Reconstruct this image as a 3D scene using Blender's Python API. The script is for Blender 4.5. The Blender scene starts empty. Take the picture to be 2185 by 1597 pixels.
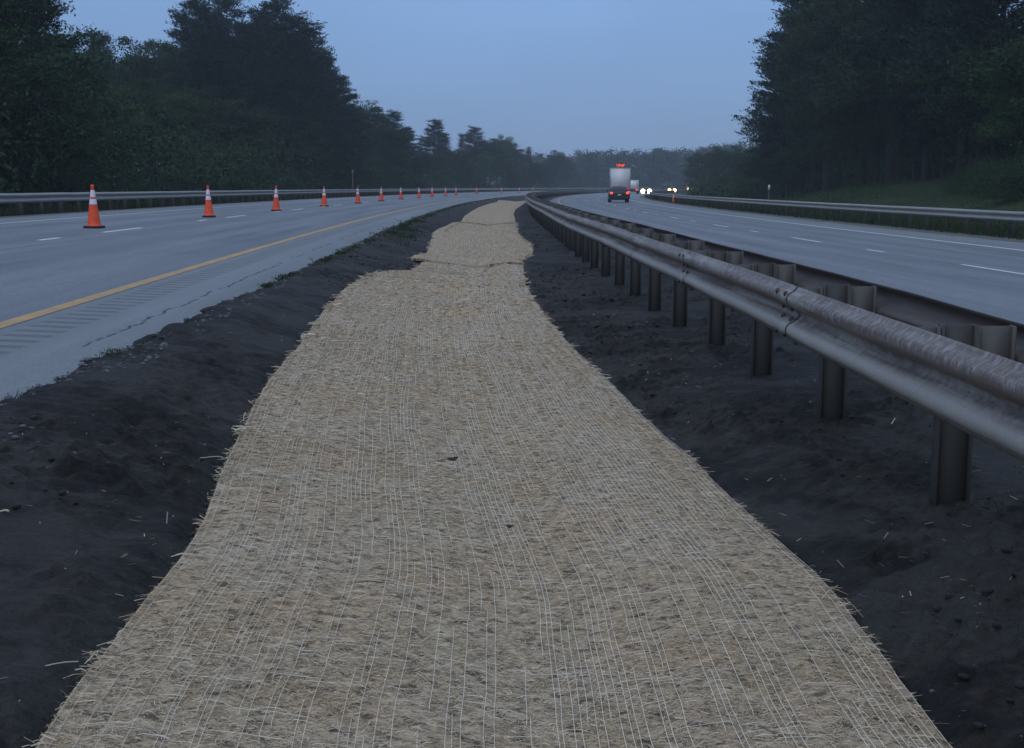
import bpy, math, random
import numpy as np

rng = np.random.default_rng(7)
random.seed(7)
R = math.radians
SC = bpy.context.scene
COL = SC.collection

# ------------------------------------------------------------------ camera
EYE = 1.47
F = 2690.0                       # focal length in photograph pixels (2185 wide)
CX, CY, HOR = 1092.5, 798.5, 400.0
TH = math.atan((CY - HOR) / F)   # pitch below the horizon
cam = bpy.data.objects.new("camera", bpy.data.cameras.new("camera"))
COL.objects.link(cam)
cam.data.sensor_width = 36.0
cam.data.lens = 36.0 * F / 2185.0
cam.data.clip_start = 0.05
cam.data.clip_end = 6000
cam.location = (0, 0, EYE)
cam.rotation_euler = (math.pi / 2 - TH, 0, 0)
SC.camera = cam

# ------------------------------------------------------------------ light
world = bpy.data.worlds.new("World")
SC.world = world
world.use_nodes = True
wn = world.node_tree
bg = wn.nodes["Background"]
sky = wn.nodes.new("ShaderNodeTexSky")
sky.sky_type = 'NISHITA'
sky.sun_disc = False
SUN_EL, SUN_AZ = 38.0, 200.0
sky.sun_elevation = R(SUN_EL)
sky.sun_rotation = R(SUN_AZ)
sky.altitude = 0
sky.air_density = 1.0
sky.dust_density = 0.5
sky.ozone_density = 4.0
WS = 0.10
# dusk overcast: a cloud deck brighter overhead than at the horizon covers most of the clear sky
tc = wn.nodes.new("ShaderNodeTexCoord")
sp = wn.nodes.new("ShaderNodeSeparateXYZ"); wn.links.new(tc.outputs['Generated'], sp.inputs[0])
cr = wn.nodes.new("ShaderNodeValToRGB"); wn.links.new(sp.outputs[2], cr.inputs[0])
DECK = [(0.0, (.150, .262, .500)), (.14, (.215, .375, .690)), (.5, (.40, .56, .86)), (1.0, (.60, .73, .98))]
while len(cr.color_ramp.elements) < len(DECK): cr.color_ramp.elements.new(.5)
for e, (q, c) in zip(cr.color_ramp.elements, DECK):
    e.position = q; e.color = (*c, 1)
cn = wn.nodes.new("ShaderNodeTexNoise"); cn.inputs['Scale'].default_value = 3.5; cn.inputs['Detail'].default_value = 4
cm = wn.nodes.new("ShaderNodeMapping"); cm.inputs['Scale'].default_value = (1, 1, 3.0)
wn.links.new(tc.outputs['Generated'], cm.inputs[0]); wn.links.new(cm.outputs[0], cn.inputs['Vector'])
mr = wn.nodes.new("ShaderNodeMapRange"); wn.links.new(cn.outputs[0], mr.inputs[0])
mr.inputs[1].default_value = .3; mr.inputs[2].default_value = .7; mr.inputs[3].default_value = .91/WS; mr.inputs[4].default_value = 1.09/WS
vm = wn.nodes.new("ShaderNodeVectorMath"); vm.operation = 'SCALE'
wn.links.new(cr.outputs[0], vm.inputs[0]); wn.links.new(mr.outputs[0], vm.inputs['Scale'])
mx = wn.nodes.new("ShaderNodeMix"); mx.data_type = 'RGBA'; mx.inputs[0].default_value = .88
wn.links.new(sky.outputs[0], mx.inputs[6]); wn.links.new(vm.outputs[0], mx.inputs[7])
wn.links.new(mx.outputs[2], bg.inputs[0])
bg.inputs[1].default_value = WS
sl = bpy.data.lights.new("sun", 'SUN')
sl.energy = 0.5
sl.angle = R(60)
sl.color = (1.0, 0.93, 0.86)
sun = bpy.data.objects.new("sun", sl)
COL.objects.link(sun)
# overcast dusk: the soft remaining light comes from high behind the camera
az = R(SUN_AZ)
sun.rotation_euler = (R(90 - SUN_EL), 0, math.pi - az)
SC.view_settings.view_transform = 'Standard'
SC.view_settings.look = 'None'
SC.view_settings.gamma = 1
SC.view_settings.exposure = 0.0
SC.cycles.max_bounces = 5
SC.cycles.diffuse_bounces = 3
SC.cycles.glossy_bounces = 2
SC.cycles.transmission_bounces = 2
SC.cycles.volume_bounces = 1
SC.cycles.use_denoising = True

# ------------------------------------------------------------------ helpers
def link(o, parent=None):
    COL.objects.link(o)
    if parent is not None:
        o.parent = parent
    return o

def tag(o, label=None, cat=None, group=None, kind=None):
    if label: o["label"] = label
    if cat: o["category"] = cat
    if group: o["group"] = group
    if kind: o["kind"] = kind
    return o

def thing(name, label, cat, loc=(0, 0, 0), rz=0.0, group=None):
    o = bpy.data.objects.new(name, None)
    o.empty_display_size = 0.2
    o.location = loc
    o.rotation_euler = (0, 0, rz)
    link(o)
    return tag(o, label, cat, group)

class MB:
    """collects vertices and faces (with optional uv) and links them as ONE mesh object"""
    def __init__(s):
        s.v = []; s.f = []; s.n = 0; s.uv = []; s.has_uv = False
    def add(s, verts, faces, uv=None):
        verts = np.asarray(verts, float).reshape(-1, 3)
        faces = np.asarray(faces, int)
        s.v.append(verts)
        s.f.append(faces + s.n)
        s.n += len(verts)
        if uv is not None:
            s.uv.append(np.asarray(uv, float)); s.has_uv = True
        else:
            s.uv.append(np.zeros((len(verts), 2)))
        return s
    def box(s, c, d, rz=0.0):
        x, y, z = [q / 2 for q in d]
        v = np.array([[-x,-y,-z],[x,-y,-z],[x,y,-z],[-x,y,-z],[-x,-y,z],[x,-y,z],[x,y,z],[-x,y,z]])
        if rz:
            k, q = math.cos(rz), math.sin(rz)
            v = np.stack([v[:,0]*k - v[:,1]*q, v[:,0]*q + v[:,1]*k, v[:,2]], 1)
        return s.add(v + np.array(c), [[0,3,2,1],[4,5,6,7],[0,1,5,4],[1,2,6,5],[2,3,7,6],[3,0,4,7]])
    def lathe(s, prof, n=20, c=(0, 0, 0), axis='z'):
        a = np.arange(n) * 2 * math.pi / n
        V = []
        for r, h in prof:
            if axis == 'z': V.append(np.stack([r*np.cos(a), r*np.sin(a), np.full(n, h)], 1))
            elif axis == 'x': V.append(np.stack([np.full(n, h), r*np.cos(a), r*np.sin(a)], 1))
            else: V.append(np.stack([r*np.sin(a), np.full(n, h), r*np.cos(a)], 1))
        V = np.concatenate(V) + np.array(c)
        fs = [[i*n+j, i*n+(j+1) % n, (i+1)*n+(j+1) % n, (i+1)*n+j] for i in range(len(prof)-1) for j in range(n)]
        return s.add(V, fs)
    def tube(s, pts, rad, n=6):
        pts = np.asarray(pts, float); m = len(pts)
        rad = np.broadcast_to(np.asarray(rad, float), (m,))
        t = np.gradient(pts, axis=0); t /= np.linalg.norm(t, axis=1)[:, None] + 1e-9
        ref = np.where(np.abs(t[:, 2:3]) > 0.9, [[1.0, 0, 0]], [[0, 0, 1.0]])
        a = np.cross(t, ref); a /= np.linalg.norm(a, axis=1)[:, None]
        b = np.cross(t, a)
        an = np.arange(n) * 2 * math.pi / n
        V = (pts[:, None] + rad[:, None, None] * (np.cos(an)[None, :, None] * a[:, None] + np.sin(an)[None, :, None] * b[:, None])).reshape(-1, 3)
        fs = [[i*n+j, i*n+(j+1) % n, (i+1)*n+(j+1) % n, (i+1)*n+j] for i in range(m-1) for j in range(n)]
        return s.add(V, fs)
    def loft(s, secs, cap=True):
        secs = [np.asarray(q, float) for q in secs]; n = len(secs[0])
        fs = [[i*n+j, i*n+(j+1) % n, (i+1)*n+(j+1) % n, (i+1)*n+j] for i in range(len(secs)-1) for j in range(n)]
        s.add(np.concatenate(secs), fs)
        if cap:
            for q in (secs[0][::-1], secs[-1]):
                c = q.mean(0)
                s.add(np.concatenate([q, [c]]), [[j, (j+1) % n, n, n] for j in range(n)])
        return s
    def mesh(s, name):
        me = bpy.data.meshes.new(name)
        V = np.concatenate(s.v)
        F4 = np.concatenate([f if f.shape[1] == 4 else np.concatenate([f, f[:, 2:3]], 1) for f in s.f])
        tri = F4[:, 2] == F4[:, 3]
        cnt = np.where(tri, 3, 4)
        flat = F4.reshape(-1)
        keep = np.ones(len(flat), bool); keep[3::4] = ~tri
        li = flat[keep]
        me.vertices.add(len(V)); me.vertices.foreach_set("co", V.reshape(-1).astype(np.float32))
        me.loops.add(len(li)); me.loops.foreach_set("vertex_index", li.astype(np.int32))
        me.polygons.add(len(F4))
        st = np.concatenate([[0], np.cumsum(cnt)[:-1]])
        me.polygons.foreach_set("loop_start", st.astype(np.int32))
        me.polygons.foreach_set("loop_total", cnt.astype(np.int32))
        if s.has_uv:
            UV = np.concatenate(s.uv)
            l = me.uv_layers.new(name="UVMap")
            l.data.foreach_set("uv", UV[li].reshape(-1).astype(np.float32))
        me.update(calc_edges=True)
        me.validate()
        return me
    def build(s, name, mat, parent=None, smooth=False, loc=None):
        me = s.mesh(name)
        me.materials.append(mat)
        if smooth:
            me.polygons.foreach_set("use_smooth", np.ones(len(me.polygons), bool))
        o = bpy.data.objects.new(name, me)
        link(o, parent)
        if loc is not None: o.location = loc
        return o

def grid(mb, X, Y, Z, uv=None):
    r, c = X.shape
    i = np.arange(r*c).reshape(r, c)
    f = np.stack([i[:-1,:-1], i[:-1,1:], i[1:,1:], i[1:,:-1]], -1).reshape(-1, 4)
    mb.add(np.stack([X, Y, Z], -1).reshape(-1, 3), f, None if uv is None else uv.reshape(-1, 2))

def _hash(ix, iy, seed):
    h = (ix.astype(np.int64) * 374761393 + iy.astype(np.int64) * 668265263 + seed * 974634) & 0x7fffffff
    h = ((h ^ (h >> 13)) * 1274126177) & 0x7fffffff
    h = h ^ (h >> 16)
    return (h & 0xffff) / 65535.0
def vnoise(x, y, seed=0):
    x = np.asarray(x, float); y = np.asarray(y, float)
    ix, iy = np.floor(x), np.floor(y)
    fx, fy = x - ix, y - iy
    fx = fx*fx*(3-2*fx); fy = fy*fy*(3-2*fy)
    a = _hash(ix, iy, seed); b = _hash(ix+1, iy, seed); c = _hash(ix, iy+1, seed); d = _hash(ix+1, iy+1, seed)
    return (a*(1-fx)+b*fx)*(1-fy) + (c*(1-fx)+d*fx)*fy
def fbm(x, y, o=4, seed=0):
    t = 0; a = 0.5; s = 0
    for k in range(o):
        t = t + a*vnoise(x, y, seed+k*17); s += a; a *= .5; x = x*2.03+3.1; y = y*2.03+1.7
    return t / s
def sstep(a, b, x):
    t = np.clip((x-a)/(b-a), 0, 1); return t*t*(3-2*t)

# ------------------------------------------------------------------ materials
def mat(name):
    m = bpy.data.materials.new(name); m.use_nodes = True
    nt = m.node_tree
    return m, nt, nt.nodes["Principled BSDF"]
def N(nt, t, **kw):
    n = nt.nodes.new(t)
    for k, v in kw.items():
        if k.startswith("i_"): n.inputs[k[2:].replace("_", " ")].default_value = v
        else: setattr(n, k, v)
    return n
def L(nt, a, b): nt.links.new(a, b)
def ramp(nt, src, stops, interp='LINEAR'):
    r = nt.nodes.new("ShaderNodeValToRGB"); r.color_ramp.interpolation = interp
    e = r.color_ramp.elements
    while len(e) < len(stops): e.new(0.5)
    for i, (p, c) in enumerate(stops):
        e[i].position = p
        e[i].color = (c, c, c, 1) if not hasattr(c, '__len__') else (*c, 1)
    L(nt, src, r.inputs[0]); return r
def noise(nt, vec, scale, detail=4, rough=.55, dist=0.0, scl=None):
    if scl is not None:
        mp = N(nt, "ShaderNodeMapping"); mp.inputs['Scale'].default_value = scl
        L(nt, vec, mp.inputs[0]); vec = mp.outputs[0]
    n = N(nt, "ShaderNodeTexNoise"); n.inputs['Scale'].default_value = scale
    n.inputs['Detail'].default_value = detail; n.inputs['Roughness'].default_value = rough
    n.inputs['Distortion'].default_value = dist
    L(nt, vec, n.inputs['Vector']); return n.outputs[0]
def mixc(nt, fac, a, b, blend='MIX'):
    m = N(nt, "ShaderNodeMix", data_type='RGBA', blend_type=blend)
    for i, q in ((0, fac), (6, a), (7, b)):
        if isinstance(q, (int, float)): m.inputs[i].default_value = q
        elif isinstance(q, tuple): m.inputs[i].default_value = (*q, 1)
        else: L(nt, q, m.inputs[i])
    return m.outputs[2]
def math_(nt, op, a, b=0.0, c=None):
    m = N(nt, "ShaderNodeMath", operation=op)
    for i, q in enumerate((a, b, c)):
        if q is None: continue
        if isinstance(q, (int, float)): m.inputs[i].default_value = q
        else: L(nt, q, m.inputs[i])
    return m.outputs[0]
def bump(nt, h, strength, dist, bsdf, base=None):
    b = N(nt, "ShaderNodeBump"); b.inputs['Strength'].default_value = strength; b.inputs['Distance'].default_value = dist
    L(nt, h, b.inputs['Height'])
    if base is not None: L(nt, base, b.inputs['Normal'])
    if bsdf is not None: L(nt, b.outputs[0], bsdf.inputs['Normal'])
    return b.outputs[0]
def objc(nt): return N(nt, "ShaderNodeTexCoord").outputs['Object']
def uvc(nt): return N(nt, "ShaderNodeTexCoord").outputs['UV']

def plain(name, col, rough=.6, metal=0.0, var=.25, scale=6.0, spec=.5):
    m, nt, b = mat(name)
    n = noise(nt, objc(nt), scale, 5)
    r = ramp(nt, n, [(.3, tuple(c*(1-var) for c in col)), (.7, tuple(min(1, c*(1+var)) for c in col))])
    L(nt, r.outputs[0], b.inputs['Base Color'])
    b.inputs['Roughness'].default_value = rough; b.inputs['Metallic'].default_value = metal
    b.inputs['Specular IOR Level'].default_value = spec
    return m
def glow(name, col, strength):
    m, nt, b = mat(name)
    b.inputs['Base Color'].default_value = (*[c*.4 for c in col], 1)
    b.inputs['Emission Color'].default_value = (*col, 1); b.inputs['Emission Strength'].default_value = strength
    return m

def asphalt():
    m, nt, b = mat("asphalt")
    uv = uvc(nt)
    sep = N(nt, "ShaderNodeSeparateXYZ"); L(nt, uv, sep.inputs[0])
    tr = noise(nt, uv, 1.0, 4, .6, scl=(1.6, .05, 1))       # wheel-track streaks along the road
    bl = noise(nt, uv, .55, 5, .65, scl=(1, .45, 1))
    fine = noise(nt, uv, 42, 4, .75)
    med = noise(nt, uv, 9, 4, .7, scl=(1.2, .8, 1))
    c = ramp(nt, tr, [(.32, (.088, .102, .115)), (.68, (.198, .216, .232))]).outputs[0]
    c = mixc(nt, ramp(nt, bl, [(.35, 0.), (.7, .55)]).outputs[0], c, (.205, .220, .232))
    c = mixc(nt, .9, c, ramp(nt, fine, [(.25, .15), (.75, .85)]).outputs[0], 'OVERLAY')
    c = mixc(nt, .6, c, ramp(nt, med, [(.25, .22), (.75, .78)]).outputs[0], 'OVERLAY')
    wp = math_(nt, 'COSINE', math_(nt, 'MULTIPLY', math_(nt, 'ADD', sep.outputs[0], math_(nt, 'MULTIPLY', bl, .5)), 2*math.pi/1.8))
    c = mixc(nt, ramp(nt, wp, [(.1, .0), (.9, .30)]).outputs[0], c, (.085, .094, .106))
    # paving joint between lanes (u = 0.45), thin dark seam
    seam = math_(nt, 'ABSOLUTE', math_(nt, 'SUBTRACT', math_(nt, 'ADD', sep.outputs[0], math_(nt, 'MULTIPLY', bl, .05)), .48))
    c = mixc(nt, ramp(nt, seam, [(0., .75), (.03, 0.)]).outputs[0], c, (.03, .03, .033))
    # rumble strip grooves: u = 3.76 .. 4.10, one each 0.30 m
    inu = ramp(nt, math_(nt, 'ABSOLUTE', math_(nt, 'SUBTRACT', sep.outputs[0], 3.93)), [(.15, 1.), (.21, 0.)]).outputs[0]
    wv = math_(nt, 'SINE', math_(nt, 'MULTIPLY', math_(nt, 'ADD', sep.outputs[1], math_(nt, 'MULTIPLY', med, .06)), 2*math.pi/.30))
    gr = math_(nt, 'MULTIPLY', ramp(nt, wv, [(.0, 0.), (.35, 1.)]).outputs[0], inu)
    gr2 = math_(nt, 'MULTIPLY', gr, ramp(nt, med, [(.30, .45), (.52, 1.)]).outputs[0])
    c = mixc(nt, math_(nt, 'MULTIPLY', gr2, .92), c, (.030, .031, .034))
    # pale dusty inner shoulder and a ragged crack near its edge
    sh = ramp(nt, sep.outputs[0], [(0., 0.), (1., 0.)])
    sh.color_ramp.elements[0].position = .0
    shm = math_(nt, 'GREATER_THAN', sep.outputs[0], 3.62)
    c = mixc(nt, math_(nt, 'MULTIPLY', shm, .38), c, (.220, .230, .226))
    ck = noise(nt, uv, 1.4, 6, .7)
    cr = math_(nt, 'ABSOLUTE', math_(nt, 'SUBTRACT', math_(nt, 'ADD', sep.outputs[0], math_(nt, 'MULTIPLY', ck, .26)), 4.60))
    gate = ramp(nt, noise(nt, uv, .5, 2), [(.46, 0.), (.50, 1.)]).outputs[0]
    gate = math_(nt, 'MULTIPLY', gate, ramp(nt, noise(nt, uv, 3.1, 3), [(.40, 0.), (.48, 1.)]).outputs[0])
    c = mixc(nt, math_(nt, 'MULTIPLY', ramp(nt, cr, [(.005, 1.), (.018, 0.)]).outputs[0], gate), c, (.014, .016, .013))
    L(nt, c, b.inputs['Base Color'])
    L(nt, ramp(nt, med, [(.3, .62), (.7, .80)]).outputs[0], b.inputs['Roughness'])
    b.inputs['Specular IOR Level'].default_value = .45
    n1 = bump(nt, fine, .35, .004, None)
    bump(nt, math_(nt, 'SUBTRACT', 1.0, gr), .5, .012, b, n1)
    return m

def paint(name, col, wear=.35):
    m, nt, b = mat(name)
    uv = uvc(nt)
    n = noise(nt, uv, 14, 5, .75)
    f = noise(nt, uv, 90, 2, .7)
    c = ramp(nt, n, [(.2, tuple(q*.55 for q in col)), (.5, col)]).outputs[0]
    c = mixc(nt, ramp(nt, f, [(.34, .3+wear), (.54, 0.)]).outputs[0], c, (.15, .15, .15))
    c = mixc(nt, ramp(nt, noise(nt, uv, 3.0, 4, .7), [(.40, wear), (.60, 0.)]).outputs[0], c, (.15, .15, .15))
    L(nt, c, b.inputs['Base Color']); b.inputs['Roughness'].default_value = .65
    return m

def soil():
    m, nt, b = mat("dark_soil")
    o = objc(nt)
    big = noise(nt, o, .8, 6, .68, .6)
    n = noise(nt, o, 5, 7, .72, .4)
    f = noise(nt, o, 38, 5, .75)
    c = ramp(nt, n, [(.36, (.0036, .0030, .0026)), (.50, (.0150, .0124, .0104)), (.64, (.0365, .0305, .0250))]).outputs[0]  # shade between lumps painted in: tone contrast raised along with the bump
    c = mixc(nt, ramp(nt, big, [(.48, 0.), (.54, .9)]).outputs[0], c, mixc(nt, n, (.023, .021, .0185), (.058, .053, .047)))   # smooth silt patches
    c = mixc(nt, .95, c, ramp(nt, f, [(.2, .2), (.8, .8)]).outputs[0], 'OVERLAY')
    moss = noise(nt, o, 1.7, 5, .7)
    c = mixc(nt, ramp(nt, moss, [(.60, 0.), (.74, .55)]).outputs[0], c, (.018, .022, .012))
    speck = noise(nt, o, 60, 2, .5)
    c = mixc(nt, ramp(nt, speck, [(.77, 0.), (.80, .8)]).outputs[0], c, (.11, .10, .09))
    L(nt, c, b.inputs['Base Color'])
    b.inputs['Roughness'].default_value = .82; b.inputs['Specular IOR Level'].default_value = .3
    n1 = bump(nt, n, .9, .05, None)
    n2 = bump(nt, noise(nt, o, 17, 5, .7), .9, .03, None, n1)
    bump(nt, f, .8, .012, b, n2)
    return m

def grass_ground():
    m, nt, b = mat("rough_grass_ground")
    o = objc(nt)
    a = noise(nt, o, .12, 5, .6); f = noise(nt, o, 2.2, 5, .7)
    c = ramp(nt, a, [(.3, (.022, .034, .014)), (.7, (.046, .066, .024))]).outputs[0]
    c = mixc(nt, .6, c, ramp(nt, f, [(.2, .2), (.8, .8)]).outputs[0], 'OVERLAY')
    L(nt, c, b.inputs['Base Color']); b.inputs['Roughness'].default_value = .9
    b.inputs['Specular IOR Level'].default_value = .15
    bump(nt, f, .8, .15, b)
    return m

def gravel():
    m, nt, b = mat("shoulder_gravel")
    o = objc(nt)
    a = noise(nt, o, 1.2, 5, .6); f = noise(nt, o, 40, 3, .7)
    c = ramp(nt, a, [(.3, (.07, .072, .06)), (.7, (.14, .138, .125))]).outputs[0]
    c = mixc(nt, .7, c, ramp(nt, f, [(.2, .15), (.8, .85)]).outputs[0], 'OVERLAY')
    L(nt, c, b.inputs['Base Color']); b.inputs['Roughness'].default_value = .9
    bump(nt, f, .8, .02, b)
    return m

def straw_tint(nt, c):
    o = objc(nt)
    n1 = noise(nt, o, 1.5, 4, .65, .5); n2 = noise(nt, o, 3.4, 4, .65, .5); n3 = noise(nt, o, .55, 3, .6)
    c = mixc(nt, ramp(nt, n1, [(.44, 0.), (.64, .5)]).outputs[0], c, mixc(nt, 1., c, (.98, .86, .73), 'MULTIPLY'))
    c = mixc(nt, ramp(nt, n2, [(.50, 0.), (.68, .55)]).outputs[0], c, mixc(nt, 1., c, (.84, .86, .79), 'MULTIPLY'))
    return mixc(nt, ramp(nt, n3, [(.40, .0), (.62, .5)]).outputs[0], c, mixc(nt, 1., c, (1.02, 1.05, 1.10), 'MULTIPLY'))
def straw_bed():
    m, nt, b = mat("straw_bed")
    uv = uvc(nt)
    big = noise(nt, uv, 1.1, 4, .6, .4)
    mid = noise(nt, uv, 26, 5, .72, .3, scl=(.55, 1.0, 1))
    fine = noise(nt, uv, 120, 3, .7, scl=(.4, 1.0, 1))
    c = ramp(nt, mid, [(.26, (.115, .083, .053)), (.40, (.35, .265, .175)), (.62, (.53, .415, .275)), (.8, (.63, .51, .355))]).outputs[0]
    c = mixc(nt, .75, c, ramp(nt, fine, [(.25, .2), (.75, .8)]).outputs[0], 'OVERLAY')
    c = straw_tint(nt, c)
    sp_ = noise(nt, uv, 19, 3, .6, scl=(.8, 1, 1)); c = mixc(nt, ramp(nt, sp_, [(.36, .85), (.48, 0.)]).outputs[0], c, (.085, .066, .048))
    hole = noise(nt, uv, 60, 2, .5, scl=(.7, 1.0, 1))
    c = mixc(nt, ramp(nt, hole, [(.29, .85), (.40, 0.)]).outputs[0], c, (.05, .04, .03))
    L(nt, c, b.inputs['Base Color']); b.inputs['Roughness'].default_value = .85
    b.inputs['Specular IOR Level'].default_value = .2
    bump(nt, mid, .7, .012, b)
    return m

def straw_fibre():
    m, nt, b = mat("straw_fibre")
    g = N(nt, "ShaderNodeNewGeometry")
    c = ramp(nt, g.outputs['Random Per Island'], [(0., (.29, .21, .13)), (.3, (.445, .345, .228)), (.6, (.55, .435, .293)), (.9, (.64, .53, .375)), (1., (.76, .665, .52))]).outputs[0]
    c = straw_tint(nt, c)
    L(nt, c, b.inputs['Base Color']); b.inputs['Roughness'].default_value = .6
    b.inputs['Specular IOR Level'].default_value = .3
    return m

def galvanised(name, rust=.5, dark=1.0, panelled=False):
    m, nt, b = mat(name)
    uv = uvc(nt)
    sep = N(nt, "ShaderNodeSeparateXYZ"); L(nt, uv, sep.inputs[0])
    a = noise(nt, uv, 1.0, 5, .65, .3, scl=(.9, 7, 1))
    st = noise(nt, uv, 1.0, 4, .7, .5, scl=(16, 5, 1))
    f = noise(nt, uv, 40, 4, .7, scl=(1, 3, 1))
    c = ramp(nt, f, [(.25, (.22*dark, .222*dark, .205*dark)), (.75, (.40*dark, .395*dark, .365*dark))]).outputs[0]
    # rust-brown film heaviest on the upper hump (t about .72 .. 1)
    top = ramp(nt, sep.outputs[1], [(.0, .8), (.12, .10), (.30, .15), (.42, .95), (.58, .9), (.68, .55), (.80, 1.), (1., 1.)]).outputs[0]
    rm = math_(nt, 'MULTIPLY', ramp(nt, math_(nt, 'ADD', math_(nt, 'MULTIPLY', a, .62), math_(nt, 'MULTIPLY', st, .38)), [(.36, 0.), (.60, 1.)]).outputs[0], math_(nt, 'MULTIPLY', top, rust*2.1))
    c = mixc(nt, rm, c, mixc(nt, f, (.060, .042, .036), (.150, .112, .098)))
    if panelled:   # each panel is freshest near its lap and browner towards the other end
        fr = math_(nt, 'FRACT', math_(nt, 'MULTIPLY', math_(nt, 'SUBTRACT', sep.outputs[0], 7.105-38.1), 1/3.81))
        fr = math_(nt, 'ADD', fr, math_(nt, 'MULTIPLY', math_(nt, 'SUBTRACT', a, .5), .8))
        br = math_(nt, 'MULTIPLY', ramp(nt, fr, [(.0, 1.), (.45, .9), (.75, 0.)]).outputs[0], ramp(nt, sep.outputs[1], [(.55, .25), (.66, 1.)]).outputs[0])
        c = mixc(nt, math_(nt, 'MULTIPLY', br, .72), c, mixc(nt, st, (.085, .062, .054), (.20, .155, .14)))
        wh = ramp(nt, noise(nt, uv, 1.0, 4, .7, 0., scl=(30, 7.0, 1)), [(.48, 0.), (.68, .50)]).outputs[0]
        c = mixc(nt, math_(nt, 'MULTIPLY', wh, ramp(nt, sep.outputs[1], [(.70, 0.), (.80, 1.)]).outputs[0]), c, (.46, .47, .46))
    L(nt, c, b.inputs['Base Color'])
    b.inputs['Metallic'].default_value = .0
    b.inputs['Roughness'].default_value = .68
    bump(nt, st, .25, .006, b)
    return m

def foliage(name, a, b_, c_):
    m, nt, b = mat(name)
    g = N(nt, "ShaderNodeNewGeometry"); oi = N(nt, "ShaderNodeObjectInfo")
    n = noise(nt, objc(nt), .45, 3, .6)
    c = ramp(nt, n, [(.35, a), (.65, b_)]).outputs[0]
    c = mixc(nt, math_(nt, 'MULTIPLY', g.outputs['Random Per Island'], .28), c, c_)
    hs = N(nt, "ShaderNodeHueSaturation")
    L(nt, c, hs.inputs['Color'])
    L(nt, math_(nt, 'ADD', .70, math_(nt, 'MULTIPLY', oi.outputs['Random'], .55)), hs.inputs['Value'])
    L(nt, math_(nt, 'ADD', .485, math_(nt, 'MULTIPLY', oi.outputs['Random'], .03)), hs.inputs['Hue'])
    L(nt, hs.outputs[0], b.inputs['Base Color'])
    b.inputs['Roughness'].default_value = .75; b.inputs['Specular IOR Level'].default_value = .15
    return m

M = dict(
    asphalt=asphalt(), white=paint("white_road_paint", (.74, .74, .74), .10), yellow=paint("yellow_road_paint", (.60, .335, .085)),
    soil=soil(), grass=grass_ground(), gravel=gravel(), straw=straw_bed(), fibre=straw_fibre(),
    net=plain("netting_thread", (.72, .65, .51), .5, var=.15), net2=plain("jute_netting", (.50, .46, .37), .6, var=.2),
    rail=galvanised("weathered_galvanised_rail", .62, 1.0, True), rail_back=galvanised("rusty_shaded_inner_rail", .9, .40), rail_far=galvanised("galvanised_rail", .22, 1.0), post=galvanised("shaded_galvanised_post", .14, .16), block=galvanised("skylit_galvanised_block", .20, .30), post_far=galvanised("weathered_post", .5, .10),  # shade put into the colours: back rail and posts darkened, sky-lit blocks paler
    bolt=plain("rusty_bolt", (.06, .045, .04), .6, .3),
    orange=plain("cone_orange", (.84, .082, .018), .55, var=.16, scale=9), collar=plain("reflective_collar", (.72, .70, .74), .35, var=.05),
    rubber=plain("black_rubber", (.012, .012, .014), .8), bark=plain("bark", (.022, .019, .017), .9, var=.4, scale=3),
    leafA=foliage("deciduous_leaves", (.018, .038, .016), (.030, .060, .022), (.042, .076, .028)),
    leafB=foliage("bright_deciduous_leaves", (.026, .060, .018), (.042, .090, .024), (.058, .108, .030)),
    needle=foliage("pine_needles", (.014, .030, .022), (.022, .044, .032), (.030, .054, .038)),
    blade=foliage("grass_blades", (.018, .032, .011), (.030, .048, .015), (.042, .060, .022)),
    bankblade=foliage("bank_grass_blades", (.024, .052, .016), (.036, .070, .021), (.046, .084, .028)),
    crumb=plain("asphalt_crumb", (.105, .115, .118), .85, var=.4, scale=25),
    stone=plain("pebble_stone", (.10, .096, .092), .8, var=.45, scale=30), clod=plain("soil_clod", (.019, .0172, .0168), .95, var=.35, scale=20),
    leafd=plain("dead_leaf", (.022, .018, .016), .8), dry=plain("dry_stalk", (.50, .45, .36), .6),
    carpaint=plain("dark_car_paint", (.016, .020, .028), .3, .2, .1), glass=plain("dark_glass", (.012, .015, .02), .08, 0, .1),
    chrome=plain("alloy", (.35, .36, .38), .35, .8, .1), whitep=plain("white_box_panel", (.80, .81, .82), .5, var=.05, scale=1.5),
    black=plain("black_plastic", (.012, .012, .013), .6), plate=plain("number_plate", (.55, .56, .58), .5),
    red=glow("tail_light_red", (1., .055, .03), 2.6), redhot=glow("brake_light_red", (1., .06, .03), 4.5), led=glow("red_led", (1., .13, .06), 2.4),
    head=glow("headlight_white", (1., .80, .48), 10.0), headw=glow("headlight_warm", (1., .62, .26), 9.0),
    marker=plain("white_reflector", (.75, .76, .78), .4, var=.05), steelpost=plain("marker_post_steel", (.22, .23, .23), .6, .3),
)

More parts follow.
